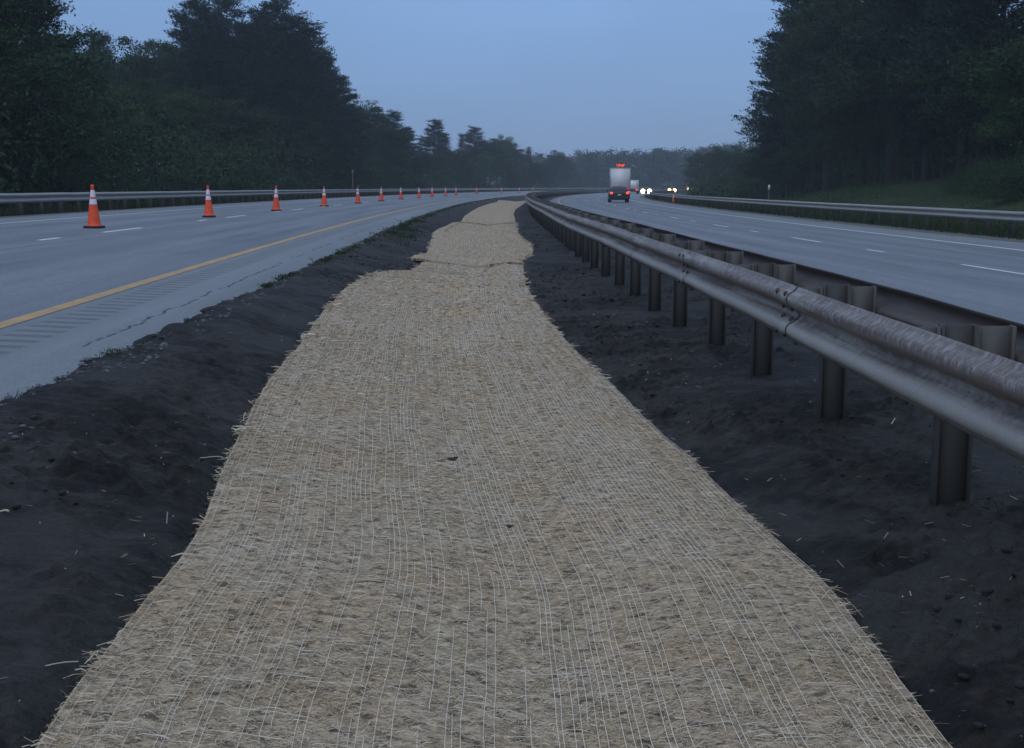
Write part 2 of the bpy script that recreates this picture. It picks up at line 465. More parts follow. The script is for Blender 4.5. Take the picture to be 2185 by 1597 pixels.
# ------------------------------------------------------------------ the alignment
def lane(y):                       # x of the left carriageway's lane line at depth y
    y = np.asarray(y, float)
    return np.where(y < 700, -7.0 - .0508*y + .000385*y*y, -7.0 - .0508*700 + .000385*490000 + (.000385*1400 - .0508)*(y-700))
def railoff(y):
    return np.interp(y, [-10, 3.9, 7.1, 10.9, 14.7, 18.7, 25, 33, 40, 63, 1500], [8.72, 8.77, 8.86, 8.97, 9.03, 9.08, 9.11, 9.24, 9.34, 9.40, 9.40])
PU = np.array([-400, -120, -40, -14, -9.0, -7.6, -6.4, -3.66, 0, 3.55, 4.75, 5.15, 5.5, 6.0, 6.6, 8.2, 9.0, 10.0, 10.7, 11.1, 12.3, 16.0, 19.7, 22.3, 24.0, 27.0, 400])
PZ = np.array([1.2, .9, .5, .25, .42, .55, .625, .64, .60, .425, .375, .33, .23, .09, .01, -.01, .02, .06, .15, .235, .245, .10, .055, .0, -.05, -.25, -.25])
def prof(u, y):
    z = np.interp(u, PU, PZ)
    # median floor rises a little far away
    z = z + .10*sstep(45, 110, y)*sstep(5.2, 6.5, u)*(1-sstep(9.4, 11.0, u))
    z = z + .10*(1-sstep(7.5, 14, y))*sstep(8.35, 8.9, u)*(1-sstep(9.8, 11.0, u))
    # grassy bank on the right
    f = 1 - sstep(95, 150, y)
    z = z + f*(2.35*sstep(26, 40, u)) + sstep(150, 400, y)*0
    z = z + 1.2*sstep(60, 220, np.abs(u))
    return z
def gz(x, y): return prof(x - lane(y), y)

def ray(px, py):
    a = (px-CX)/F; b = -(py-CY)/F
    d = np.array([a, math.cos(TH) + b*math.sin(TH), -math.sin(TH) + b*math.cos(TH)])
    return d
def ground_at(px, py, tmax=400):
    """where the sight line of a photograph pixel meets the ground"""
    d = ray(px, py)
    t = np.concatenate([np.arange(1.2, 40, .01), np.arange(40, tmax, .1)])
    p = d[None]*t[:, None] + np.array([0, 0, EYE])
    h = p[:, 2] - gz(p[:, 0], p[:, 1])
    i = np.argmax(h < 0) if (h < 0).any() else len(t)-1
    return p[i]
def x_at(px, y): return (px-CX)*y*math.cos(TH)/F
def z_at(py, y): return EYE + (HOR-py)*y/(F/math.cos(TH)**2)

# ------------------------------------------------------------------ ground, roads, markings (the setting)
ys = np.concatenate([np.arange(-30, 60, 1.5), np.arange(60, 300, 6), np.geomspace(300, 1190, 40)])
us = np.unique(np.concatenate([np.linspace(-700, -60, 25), np.linspace(-60, -8, 40), PU[4:25], np.linspace(24, 60, 37), np.linspace(60, 700, 25)]))
U, Y = np.meshgrid(us, ys)
Z = prof(np.clip(U, -400, 400), Y)
off = np.where(np.abs(U) > 12, 1, 0)
Z = Z + (fbm(U*.13, Y*.13, 4, 5)-.5)*.5*sstep(10, 20, np.abs(U-7)-10) + (fbm(U*.7, Y*.7, 3, 6)-.5)*.18*sstep(2, 4, np.abs(U-8)-15.0)
under = ((U > -6.7) & (U < 22.6))
Z = Z - np.where(under, .10, 0)
mb = MB(); grid(mb, np.clip(U + lane(Y)*(np.abs(U) < 200), -705, 705), Y, Z); tag(mb.build("ground", M['grass'], smooth=True), kind='structure')

def strip(u0, u1, y0, y1, dz, nu=6, dy=None, jit0=0, jit1=0, seed=0):
    yy = np.concatenate([np.arange(y0, min(y1, 60), .5), np.arange(60, min(y1, 250), 3), np.arange(250, y1, 8)]) if dy is None else np.arange(y0, y1+dy/2, dy)
    if yy[-1] < y1: yy = np.append(yy, y1)
    t = np.linspace(0, 1, nu)
    a = u0 + jit0*(fbm(yy*1.3, yy*0+seed, 4, seed)-.5)*2
    b = u1 + jit1*(fbm(yy*1.3, yy*0+seed+9, 4, seed+3)-.5)*2
    Uu = a[:, None]*(1-t) + b[:, None]*t
    Yy = np.repeat(yy[:, None], nu, 1)
    return Uu, Yy, prof(Uu, Yy)+dz
def sheet(name, u0, u1, y0, y1, dz, m, nu=6, uvoff=0.0, drop=None, **k):
    Uu, Yy, Zz = strip(u0, u1, y0, y1, dz, nu, **k)
    if drop: Zz = Zz - np.maximum(Uu-drop[0], 0)*drop[1]
    q = MB(); grid(q, Uu+lane(Yy), Yy, Zz, np.stack([Uu-uvoff, Yy], -1))
    return tag(q.build(name, m), kind='structure')
sheet("road", -6.2, 5.30, -12, 900, 0.0, M['asphalt'], 34, drop=(4.6, .25))
o = sheet("road", 10.95, 22.0, -12, 900, 0.0, M['asphalt'], 26, uvoff=16.0)
sheet("gravel_shoulder", -7.3, -5.9, -12, 900, .006, M['gravel'], 4, jit1=.12, seed=4)
sheet("gravel_shoulder", 21.8, 23.2, -12, 900, .006, M['gravel'], 4, jit0=.15, seed=8)
sheet("road_marking", 3.48, 3.62, -12, 600, .004, M['yellow'], 3)
sheet("road_marking", -3.74, -3.60, -12, 600, .004, M['white'], 3)
sheet("road_marking", 11.88, 12.02, -12, 600, .004, M['yellow'], 3)
sheet("road_marking", 19.62, 19.78, -12, 600, .004, M['white'], 3)
q = MB()
def dash(u, y0, y1, w=.11):
    Uu, Yy, Zz = strip(u-w/2, u+w/2, y0, y1, .004, 2, dy=(y1-y0)/6)
    grid(q, Uu+lane(Yy), Yy, Zz, np.stack([Uu, Yy], -1))
for k in range(-1, 30):
    dash(0.05, 24.7+12.2*k, 27.6+12.2*k)
    if k < 8: dash(0.05, 21.0+12.2*k, 22.1+12.2*k)
for k in range(-1, 30):
    dash(16.0, 19.6+12.2*k, 22.6+12.2*k, .12)
    if k < 6: dash(16.0, 26.9+12.2*k, 28.1+12.2*k)
tag(q.build("road_marking", M['white']), kind='structure')

# ------------------------------------------------------------------ erosion mats: outlines
LE = [(60,1640),(75,1597),(130,1520),(185,1440),(245,1378),(300,1300),(330,1262),(400,1180),(436,1110),(470,1020),(500,960),(540,870),(588,800),(640,738),(690,668),(740,615),(790,587),(835,578),(885,580)]
RE = [(2060,1640),(2020,1597),(1870,1400),(1760,1250),(1600,1110),(1480,990),(1375,900),(1300,820),(1215,740),(1165,680),(1122,615),(1117,575),(1114,556)]
LE2 = [(868,572),(880,548),(912,541),(918,520),(926,497),(936,489),(950,484),(962,478)]
RE2 = [(1110,560),(1132,549),(1138,537),(1131,521),(1112,508),(1102,490),(1100,478)]
LE3 = [(975,480),(985,473),(991,462),(1003,454),(1022,443),(1040,437),(1060,432)]
RE3 = [(1102,482),(1099,466),(1096,458),(1100,448),(1112,440),(1125,432),(1135,427)]
def edge(pts):
    p = np.array([ground_at(*q) for q in pts]); o = np.argsort(p[:, 1]); return p[o, 1], p[o, 0]
def roll(Lp, Rp, y0, y1):
    ly, lx = edge(Lp); ry, rx = edge(Rp)
    def smooth(yy, xx):
        k = np.linspace(yy[0], yy[-1], 240); v = np.interp(k, yy, xx-lane(yy)); w = max(1, int(.03*240))
        v = np.convolve(np.pad(v, w, mode='edge'), np.hanning(2*w+1)/np.hanning(2*w+1).sum(), 'valid')
        return k, v+lane(k)
    ly, lx = smooth(ly, lx); ry, rx = smooth(ry, rx)
    def f(y, jit=True):
        l = np.interp(y, ly, lx); r = np.interp(y, ry, rx)
        if jit:
            l = l + .022*(fbm(y*2.2, y*0+3, 3, 21)-.5); r = r + .022*(fbm(y*2.2, y*0+8, 3, 22)-.5)
        return l, r
    print("ROLL", round(ly[0],2), round(ly[-1],2), round(ry[0],2), round(ry[-1],2), [round(float(q),2) for q in rx-lane(ry)], [round(float(q),2) for q in lx-lane(ly)])
    return f, y0, y1
f1 = roll(LE, RE, 1.75, None); f2 = roll(LE2, RE2, None, None); f3 = roll(LE3, RE3, None, None)
Y1 = ground_at(1000, 566)[1]; Y2a = ground_at(1000, 567)[1]; Y2b = ground_at(1030, 479)[1]; Y3a = Y2b-.25; Y3b = 128.0
ROLLS = [(f1[0], 1.75, Y1+.25), (f2[0], Y2a-.05, Y2b+.3), (f3[0], Y3a, Y3b)]
print("ROLLY", Y1, Y2a, Y2b)
def in_mat(x, y):
    r = np.full(np.shape(x), -1.0)
    for f, a, b in ROLLS:
        l, rr = f(np.asarray(y), True)
        d = np.minimum(np.minimum(x-l, rr-x), np.minimum(y-a, b-y))
        r = np.maximum(r, d)
    return r

# ------------------------------------------------------------------ median soil
st = [0.6]
while st[-1] < 420: st.append(st[-1] + max(.024, .0042*st[-1]) if st[-1] < 120 else st[-1]+1.5)
st = np.array(st)
uu = np.linspace(4.30, 11.35, 262)
U, Y = np.meshgrid(uu, st)
X = U + lane(Y)
rough = fbm(X*1.1+4, Y*.55, 4, 41)
rm = sstep(.38, .54, rough)
h = (fbm(X*3.1, Y*2.2, 5, 42)-.5)*.15*(.25+.9*rm) + (np.abs(fbm(X*8, Y*6, 4, 43)-.5)*-2+.3)*.085*(.10+rm) + np.maximum(fbm(X*17, Y*13, 3, 46)-.56, 0)*.22*(.10+rm) + (fbm(X*26, Y*22, 3, 44)-.5)*.042*(.15+rm)
track = np.sin((Y + X*.35)*2*math.pi/.17) * .020 * sstep(.55, .7, fbm(X*.5+9, Y*.35, 3, 45))
h = h + track
inm = in_mat(X, Y)
k = sstep(-.10, .05, inm)
h = h*.55*(1-k) - .045*k - .11*sstep(.05, .5, inm)
UE = np.interp(Y, [8, 15, 30, 50], [4.66, 4.82, 5.05, 5.15])
edgek = np.minimum(U-UE, 11.35-U)
sq = sstep(0.05, .8, edgek)
Z = prof(U, Y) + h*(.35+.65*sq) + .012
# feather out under/over the pavement edges
Z = Z - .07*(1-sstep(-.10, .14, U-UE + .24*(fbm(X*4, Y*2.4, 5, 50)-.5) + .16*(fbm(X*13, Y*9, 3, 51)-.5))) - .05*(1-sstep(.05, .4, 11.35-U))
SOIL = (uu, st, Z)
mb = MB(); grid(mb, X, Y, Z); tag(mb.build("bare_soil", M['soil'], smooth=True), kind='structure')
def soil_z(x, y):
    u = x-lane(y)
    j = np.clip(np.searchsorted(st, y), 0, len(st)-1); i = np.clip(np.searchsorted(uu, u), 0, len(uu)-1)
    return Z[j, i]

# ------------------------------------------------------------------ straw erosion mats
def matz(f, y0, y1, t, y, over):
    l, r = f(y, True)
    x = l*(1-t) + r*t
    z = gz(x, y) + .012 + .020*np.clip(np.minimum(t, 1-t)*14, 0, 1)
    fo = (fbm(x*1.6, y*.9, 4, 61)-.5)*.035 + (fbm(x*6, y*5, 3, 62)-.5)*.012
    mid = np.exp(-((t-.58)/.25)**2)
    for yc, a, w in ((14.9, .095, .30), (18.3, .13, .32), (20.6, .08, .35), (12.5, .05, .3), (25.9, .08, .5), (33, .10, .6), (41, .10, .8)):
        dy = y-yc-.25*np.cos(t*5)
        fo = fo + mid*a*np.exp(-(dy/np.where(dy < 0, w*.5, w*1.9))**2)
    z = z - .075*np.exp(-((t-.56)/.17)**2)
    z = z + fo*np.clip(np.minimum(t, 1-t)*7, .15, 1) + over*np.exp(-np.maximum(y-y0, 0)/.6)
    return x, z
def make_mat(i, label):
    f, y0, y1 = ROLLS[i]
    over = 0.0 if i == 0 else .04
    yy = [y0]
    while yy[-1] < y1: yy.append(yy[-1] + max(.03, .003*yy[-1]))
    yy = np.array(yy); yy[-1] = y1
    nt_ = 70 if i == 0 else 40
    t = np.linspace(0, 1, nt_)
    T, Yv = np.meshgrid(t, yy)
    # wavy roll end
    Xv, Zv = matz(f, y0, y1, T, Yv, over)
    if i > 0:      # near end sags in an arc like the photograph's lap
        sag = .9*(1-sstep(0, 2.0, Yv-y0))
        Yv = Yv + sag*((T-.55)**2*1.6 - .15)
    root = thing("erosion_mat", label, "erosion mat", (0, 0, 0), group="straw erosion mats rolled out along the median")
    q = MB(); grid(q, Xv, Yv, Zv, np.stack([Xv-lane(Yv), Yv], -1))
    # skirt: thickness down to the soil
    for e in (0, -1):
        Xe = np.stack([Xv[:, e], Xv[:, e]], 1); Ye = np.stack([Yv[:, e], Yv[:, e]], 1); Ze = np.stack([Zv[:, e], Zv[:, e]-.03], 1)
        grid(q, Xe, Ye, Ze, np.stack([Xe-lane(Ye), Ye+Ze*3], -1))
        e2 = e
        Xe = np.stack([Xv[e2], Xv[e2]], 0); Ye = np.stack([Yv[e2], Yv[e2]], 0); Ze = np.stack([Zv[e2], Zv[e2]-.05], 0)
        grid(q, Xe, Ye, Ze, np.stack([Xe-lane(Ye), Ye], -1))
    q.build("straw_bed", M['straw'], root, smooth=True)
    # --- straw fibres: short flat stalks lying mostly across the roll
    segs = {0: [(y0, 4, 18000), (4, 7, 10000), (7, 12, 4000), (12, y1, 900)], 1: [(y0, y1, 260)], 2: [(y0, 60, 110)]}[i]
    P = []
    for a, b, dens in segs:
        n = int((b-a)*2.4*dens)
        P.append(np.stack([rng.random(n), a+(b-a)*rng.random(n)], 1))
    P = np.concatenate(P); t, y = P[:, 0], P[:, 1]
    x, z = matz(f, y0, y1, t, y, over)
    kp = (vnoise(x*34, y*26, 66)*.6+vnoise(x*80, y*60, 67)*.4 > .40) | (rng.random(len(x)) < .12)
    t, y, x, z = t[kp], y[kp], x[kp], z[kp]
    n = len(x)
    ang = rng.normal(0, .75, n) + np.where(rng.random(n) < .25, rng.uniform(-1.5, 1.5, n), 0)
    grow = np.clip(y/5, 1, 3.0)
    ln = rng.uniform(.004, .016, n)*np.where(rng.random(n) < .10, 2.2, 1)*grow**.6; wd = rng.uniform(.0005, .0011, n)*grow
    tilt = rng.normal(0, .10, n)
    lift = rng.uniform(-.003, .008, n)
    ed = np.minimum(t, 1-t)
    # frayed edges: stalks pointing outwards
    m_e = 5600 if i == 0 else 2400
    te = np.where(rng.random(m_e) < .5, 0.0, 1.0); ye = y0 + (min(y1, 40)-y0)*rng.random(m_e)**1.7
    cl = fbm(ye*3.4, te*50, 4, 71)
    keep = rng.random(m_e) < .9*sstep(.50, .66, cl)**1.5+.05
    te, ye = te[keep], ye[keep]; me_ = len(te)
    xe, ze = matz(f, y0, y1, te, ye, over)
    xe = xe + (te*2-1)*rng.uniform(-.05, .018, me_)
    x = np.concatenate([x, xe]); y = np.concatenate([y, ye]); z = np.concatenate([z, ze])
    ang = np.concatenate([ang, rng.normal(0, .65, me_)]); ln = np.concatenate([ln, rng.uniform(.008, .050, me_)*np.clip(ye/8, 1, 1.7)])
    wd = np.concatenate([wd, rng.uniform(.0008, .0016, me_)*np.clip(ye/5, 1, 3)])
    tilt = np.concatenate([tilt, rng.normal(0.0, .20, me_)]); lift = np.concatenate([lift, rng.uniform(.0, .02, me_)])
    dx = np.cos(ang)*ln; dy = np.sin(ang)*ln; dz = np.sin(tilt)*ln
    nx = -np.sin(ang)*wd; ny = np.cos(ang)*wd
    c = np.stack([x, y, z+lift], 1); d = np.stack([dx, dy, dz], 1); w = np.stack([nx, ny, rng.normal(0, .6, len(x))*wd], 1)
    bow = np.stack([nx*0, ny*0, rng.uniform(0, .004, len(x))], 1) + w*rng.normal(0, 1.5, len(x))[:, None]
    V = np.stack([c-d-w, c-d+w, c+bow+w, c+bow-w, c+d+w*.7, c+d-w*.7], 1).reshape(-1, 3)
    ix = np.arange(len(x))[:, None]*6
    Fq = np.concatenate([ix+np.array([[0, 3, 2, 1]]), ix+np.array([[3, 5, 4, 2]])])
    q = MB(); q.add(V, Fq); s = q.build("straw", M['fibre'], root); s["kind"] = "stuff"
    # --- netting: threads along the roll that dive in and out of the straw
    q = MB()
    nth = 104 if i == 0 else 40
    ym = min(y1, (26, 52, 75)[i])
    for kk in range(nth):
        t0 = (kk+.5)/nth + rng.normal(0, .0012)
        yy = [y0]
        while yy[-1] < ym: yy.append(yy[-1]+max(.05, .012*yy[-1]))
        yy = np.array(yy)
        tt = np.clip(t0 + (vnoise(yy*7, yy*0+kk*3.7, 81)-.5)*.0018 + (vnoise(yy*1.0, yy*0+kk*.21, 82)-.5)*.0022, .002, .998)
        xx, zz = matz(f, y0, y1, tt, yy, over)
        vis = vnoise(yy*1.15 + kk*13.7, yy*0+kk*5.1, 83)*.62 + .38*vnoise(yy*.5, yy*0 + kk*.13, 84)
        if kk in (0, 1, nth-1, nth-2): vis = vis*0+1
        zz = zz + np.where(vis > .49, .0100, -.006)
        wd = np.interp(yy, [2, 6, 14, 26], [.00075, .00085, .0013, .002])
        Va = np.stack([xx-wd, yy, zz], 1); Vb = np.stack([xx+wd, yy, zz+.0006], 1)
        m_ = len(yy)
        V = np.concatenate([Va, Vb]); j = np.arange(m_-1)
        q.add(V, np.stack([j, j+m_, j+m_+1, j+1], 1))
    if i == 0:      # cross threads, mostly buried
        for yc in np.arange(2.0, 7.0, .026):
            tt = np.linspace(.005, .995, 60); yv = yc + .01*(vnoise(tt*30, tt*0+yc*9, 85)-.5) + .06*(vnoise(tt*4, tt*0+yc*.3, 86)-.5)
            xx, zz = matz(f, y0, y1, tt, yv, over)
            zz = zz + np.where(vnoise(tt*22+yc*31, tt*0+yc*17, 87) > .78, .0095, -.006)
            V = np.concatenate([np.stack([xx, yv-.0008, zz], 1), np.stack([xx, yv+.0008, zz+.0005], 1)]); j = np.arange(59)
            q.add(V, np.stack([j, j+60, j+61, j+1], 1))
    q.build("netting", M['net'], root)
    return root
make_mat(0, "long nearest straw erosion mat filling the foreground, frayed along both edges")
make_mat(1, "middle straw erosion mat lapped over the nearest one, with a bulge towards the guardrail")
make_mat(2, "farthest straw erosion mat, narrowing away to where the median guardrail hides it")

# ------------------------------------------------------------------ guardrails
WP = np.array([(0,.020),(.018,.030),(.040,.070),(.056,.083),(.084,.083),(.100,.070),(.140,.010),(.156,0),(.172,.010),(.212,.070),(.228,.083),(.256,.083),(.272,.070),(.294,.030),(.312,.020)])
def wprofile(n=34):
    s = np.concatenate([[0], np.cumsum(np.hypot(*np.diff(WP, axis=0).T))])
    t = np.linspace(0, s[-1], n)
    hh = np.interp(t, s, WP[:, 0]); dd = np.interp(t, s, WP[:, 1])
    for _ in range(1):
        dd[1:-1] = .25*dd[:-2]+.5*dd[1:-1]+.25*dd[2:]; hh[1:-1] = .25*hh[:-2]+.5*hh[1:-1]+.25*hh[2:]
    return hh, dd
def panel(name, offf, sgn, zb, y0, y1, m, parent, ns=24, npf=34, dent=.0, seed=0, smooth=True):
    """one W-beam panel from y0 to y1 (it laps .14 m over its neighbour); sgn = which way the humps face"""
    hh, dd = wprofile(npf)
    yy = np.linspace(y0-.14, y1+.14, ns)
    lap = np.interp(yy, [y0-.14, y0+.3, y1-.3, y1+.14], [.006, .003, .001, -.001])
    loop_h = np.concatenate([hh, hh[::-1]]); loop_d = np.concatenate([dd, dd[::-1]-.0035])
    Tt = np.concatenate([np.linspace(0, 1, npf), np.linspace(1, 0, npf)])
    de = dent*(fbm(yy[:, None]*1.7, loop_h[None]*9, 3, seed)-.5) + dent*.4*(fbm(yy[:, None]*9, loop_h[None]*20, 2, seed+5)-.5)
    sag = dent*.8*(fbm(yy*.6, yy*0, 2, seed+9)-.5)
    Uo = offf(yy)[:, None] + sgn*(loop_d[None] + lap[:, None] + de)
    Yv = np.repeat(yy[:, None], 2*npf, 1)
    Zv = zb(yy)[:, None] + loop_h[None] + sag[:, None]
    q = MB()
    r, c = Yv.shape
    i = np.arange(r*c).reshape(r, c); j = np.roll(i, -1, 1)
    f = np.stack([i[:-1], j[:-1], j[1:], i[1:]], -1).reshape(-1, 4)
    if sgn > 0: f = f[:, ::-1]
    uv = np.stack([Yv, np.repeat(Tt[None], r, 0)], -1).reshape(-1, 2)
    q.add(np.stack([Uo+lane(Yv), Yv, Zv], -1).reshape(-1, 3), f, uv)
    return q.build(name, m, parent, smooth=smooth)
def ibeam(q, u0, u1, y, z0, z1, fl=.062, tf=.009):
    """I-section between u0 and u1, web in the middle, flange width fl along y"""
    x0, x1 = lane(y)+u0, lane(y)+u1
    q.box(((x0+tf/2), y, (z0+z1)/2), (tf, fl, z1-z0))
    q.box(((x1-tf/2), y, (z0+z1)/2), (tf, fl, z1-z0))
    q.box(((x0+x1)/2, y, (z0+z1)/2), (x1-x0-2*tf-.001, .007, z1-z0-.002))

mg = thing("median_guardrail", "rust stained double sided steel guardrail on close posts along the median, beside the straw mats", "guardrail", (float(lane(3.0))+9.3, 3.0, 0))
def mparent(o):
    o.matrix_parent_inverse = mg.matrix_world.inverted(); return o
bpy.context.view_layer.update()
zbm = lambda y: .64 - .022*(1-sstep(11, 19, y)) - .02*(1-sstep(4, 8, y)) + .04*sstep(45, 110, y)
PY = [5.2 + 1.905*k for k in range(-2, 98)]
J0 = PY[3]                                   # joint nearest to the camera in view
for k in range(-2, 98):
    y0 = J0 + 3.81*k
    near = y0 < 40
    o = mparent(panel("rail_panel", lambda y: railoff(y)+.083, -1, zbm, y0, y0+3.81, M['rail'], mg, 60 if near else 8, 34 if near else 18, .010, seed=100+k))
    if -1 <= k <= 1:                          # splice bolts of the near joints
        for dy in (-.10, .10):
            for hgt, dd in ((.125, .040), (.187, .040), (.045, .077), (.268, .077)):
                q = MB(); u = float(railoff(y0+dy))+.083-dd
                q.lathe([(.0, -.016), (.012, -.014), (.017, -.006), (.018, .004)], 10, (float(lane(y0+dy))+u, y0+dy, float(zbm(y0))+hgt), 'x')
                b = q.build("bolt", M['bolt'], o, smooth=True)
for k in range(-2, 48):
    y0 = J0 + 3.81*k
    near = y0 < 40
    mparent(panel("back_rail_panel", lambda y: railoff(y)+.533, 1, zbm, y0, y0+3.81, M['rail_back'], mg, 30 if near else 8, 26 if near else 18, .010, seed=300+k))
for k in range(48, 98, 5):
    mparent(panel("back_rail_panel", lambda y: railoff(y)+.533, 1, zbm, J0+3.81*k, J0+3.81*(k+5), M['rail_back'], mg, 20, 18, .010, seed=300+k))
for k, y in enumerate(PY):
    ro = float(railoff(y)); zb = float(zbm(y)); g = float(prof(ro+.3, y))
    tw = random.uniform(-.012, .012)
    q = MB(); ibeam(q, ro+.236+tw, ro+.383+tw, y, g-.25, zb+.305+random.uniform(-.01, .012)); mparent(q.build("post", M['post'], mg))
    q = MB()
    if k < 50:
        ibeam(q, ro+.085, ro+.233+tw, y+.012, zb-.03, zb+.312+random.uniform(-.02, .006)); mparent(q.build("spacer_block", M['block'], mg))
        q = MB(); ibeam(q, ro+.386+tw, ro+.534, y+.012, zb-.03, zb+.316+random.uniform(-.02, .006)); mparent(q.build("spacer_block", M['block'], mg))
far = MB()
for y in PY[50:]:
    ro = float(railoff(y)); zb = float(zbm(y))
    far.box((float(lane(y))+ro+.16, y, zb+.14), (.145, .1, .34)); far.box((float(lane(y))+ro+.46, y, zb+.14), (.145, .1, .34))
for k in range(98, 240):
    y = 5.2+1.905*k; ro = float(railoff(y)); far.box((float(lane(y))+ro+.31, y, .45), (.15, .1, .95))
o = mparent(far.build("spacer_block", M['post'], mg)); o["kind"] = "stuff"

def side_rail(name, label, u, sgn, ztop, ya, yb, post_y0):
    root = thing(name, label, "guardrail", (float(lane(ya))+u, ya, float(prof(u, ya))))
    bpy.context.view_layer.update()
    zb = lambda y: prof(np.full(np.shape(y), u), np.asarray(y))*0 + ztop - .312
    n = int((yb-ya)/7.62)
    for k in range(min(n, 100)):
        o = panel("rail_panel", lambda y: u+0*y, sgn, zb, ya+7.62*k, ya+7.62*(k+1), M['rail_far'], root, 22 if k < 12 else 8, 22 if k < 8 else 16, .016, seed=500+k)
        o.matrix_parent_inverse = root.matrix_world.inverted()
    rest = MB()
    for k in range(int((yb-post_y0)/1.905)):
        y = post_y0+1.905*k; x = float(lane(y))
        q = MB() if k < 100 else rest
        ua, ub = (u-.20, u-.05) if sgn > 0 else (u+.05, u+.20)
        g = float(prof(u, y))
        ibeam(q, ua-.0, ub, y, g-.3, ztop-.02)
        if k < 100:
            # short spacer between post and rail belongs to the post casting
            q.box((x+u+(-.0245 if sgn > 0 else .0245), y, ztop-.16), (.047, .09, .30))
            o = q.build("post", M['post_far'], root); o.matrix_parent_inverse = root.matrix_world.inverted()
    if rest.n:
        o = rest.build("post", M['post_far'], root); o.matrix_parent_inverse = root.matrix_world.inverted(); o["kind"] = "stuff"
    return root
side_rail("guardrail", "grey steel guardrail beyond the coned-off carriageway, in front of the left-hand forest", -7.05, 1, 1.29, 26, 640, 27)
side_rail("guardrail", "grey steel guardrail beyond the carriageway with traffic, below the grassy bank", 23.4, -1, .76, 22, 640, 23)

# ------------------------------------------------------------------ traffic cones
def make_cone(label, loc, rz, lean=0):
    t = thing("traffic_cone", label, "traffic cone", loc, rz, "orange traffic cones along the closed lane")
    t.rotation_euler = (lean, lean*.6, rz)
    q = MB()
    s, hgt = .185, .045
    a = np.linspace(0, 2*math.pi, 33)[:-1]
    sq = np.stack([np.sign(np.cos(a))*np.abs(np.cos(a))**.35, np.sign(np.sin(a))*np.abs(np.sin(a))**.35], 1)*s
    q.loft([np.c_[sq*.97, np.full(32, 0.)], np.c_[sq, np.full(32, .012)], np.c_[sq, np.full(32, .034)], np.c_[sq*.96, np.full(32, .045)]])
    q.build("base", M['rubber'], t)
    r = lambda z: np.interp(z, [.045, .86], [.142, .030])
    q = MB(); q.lathe([(.150, .0452), (.146, .06)] + [(float(r(z)), z) for z in np.linspace(.07, .845, 14)] + [(.036, .862), (.038, .885), (.034, .905), (.020, .914), (.0005, .915)], 24)
    q.build("body", M['orange'], t, smooth=True)
    for a_, b_ in ((.655, .795), (.50, .612)):
        q = MB(); q.lathe([(float(r(z))+.003, z) for z in (a_, (a_+b_)/2, b_)], 24); q.build("reflective_collar", M['collar'], t, smooth=True)
    return t
cones = [(197,488,27.0),(444,463,37.0),(588,448,47.2),(691,439,58.5),(763,433,70),(813,430,82),(855,427,94.5),(894,423.5,106),(922,421,118.5),(951,418.5,131),(973,417,144),(1017,414.5,168),(1070,412.5,197),(1108,411.5,222),(1136,410.8,243)]
ordn = ["nearest", "second nearest", "third", "fourth", "fifth", "sixth", "seventh", "eighth", "ninth", "tenth", "eleventh", "twelfth", "thirteenth", "fourteenth", "farthest"]
for k, (px, py, y) in enumerate(cones):
    x = x_at(px, y)
    lb = f"{ordn[k]} orange traffic cone with two white bands in the row along the lane dashes"
    if k == 0: lb = "nearest and largest orange traffic cone in the row, two white bands, black base"
    if k == 14: lb = "farthest tiny orange traffic cone in the row, just before the median guardrail hides the road"
    make_cone(lb, (x, y, float(gz(x, y))+.005), random.uniform(-.3, .3), random.uniform(-.03, .03))
y = 122.0; x = x_at(1437, y)
make_cone("lone orange traffic cone against the guardrail below the headlights, apart from the row", (x, y, float(gz(x, y))+.01), .3, .03)

# ------------------------------------------------------------------ vehicles
def rrect(hw, z0, z1, y, k=.35, n=24, hwt=None):
    a = np.arange(n)*2*math.pi/n
    cx = np.sign(np.cos(a))*np.abs(np.cos(a))**k; cz = np.sign(np.sin(a))*np.abs(np.sin(a))**k
    w = hw if hwt is None else hw + (hwt-hw)*(cz*.5+.5)
    return np.stack([cx*w, np.full(n, y), (z0+z1)/2 + cz*(z1-z0)/2], 1)
def wheel(parent, x, y, r=.33, w=.22):
    q = MB(); sgn = 1 if x > 0 else -1
    h = w/2
    q.lathe([(r*.6, -h), (r*.93, -h), (r, -h*.7), (r, h*.7), (r*.93, h), (r*.6, h)], 28, (x, y, r), 'x')
    wh = q.build("wheel", M['rubber'], parent, smooth=True)
    q = MB(); q.lathe([(.001, sgn*h*.72), (r*.2, sgn*h*.78), (r*.3, sgn*h*.55), (r*.55, sgn*h*.6), (r*.6, sgn*h*.95), (r*.62, sgn*h*.9)], 20, (x, y, r), 'x')
    q.build("rim", M['chrome'], wh, smooth=True)
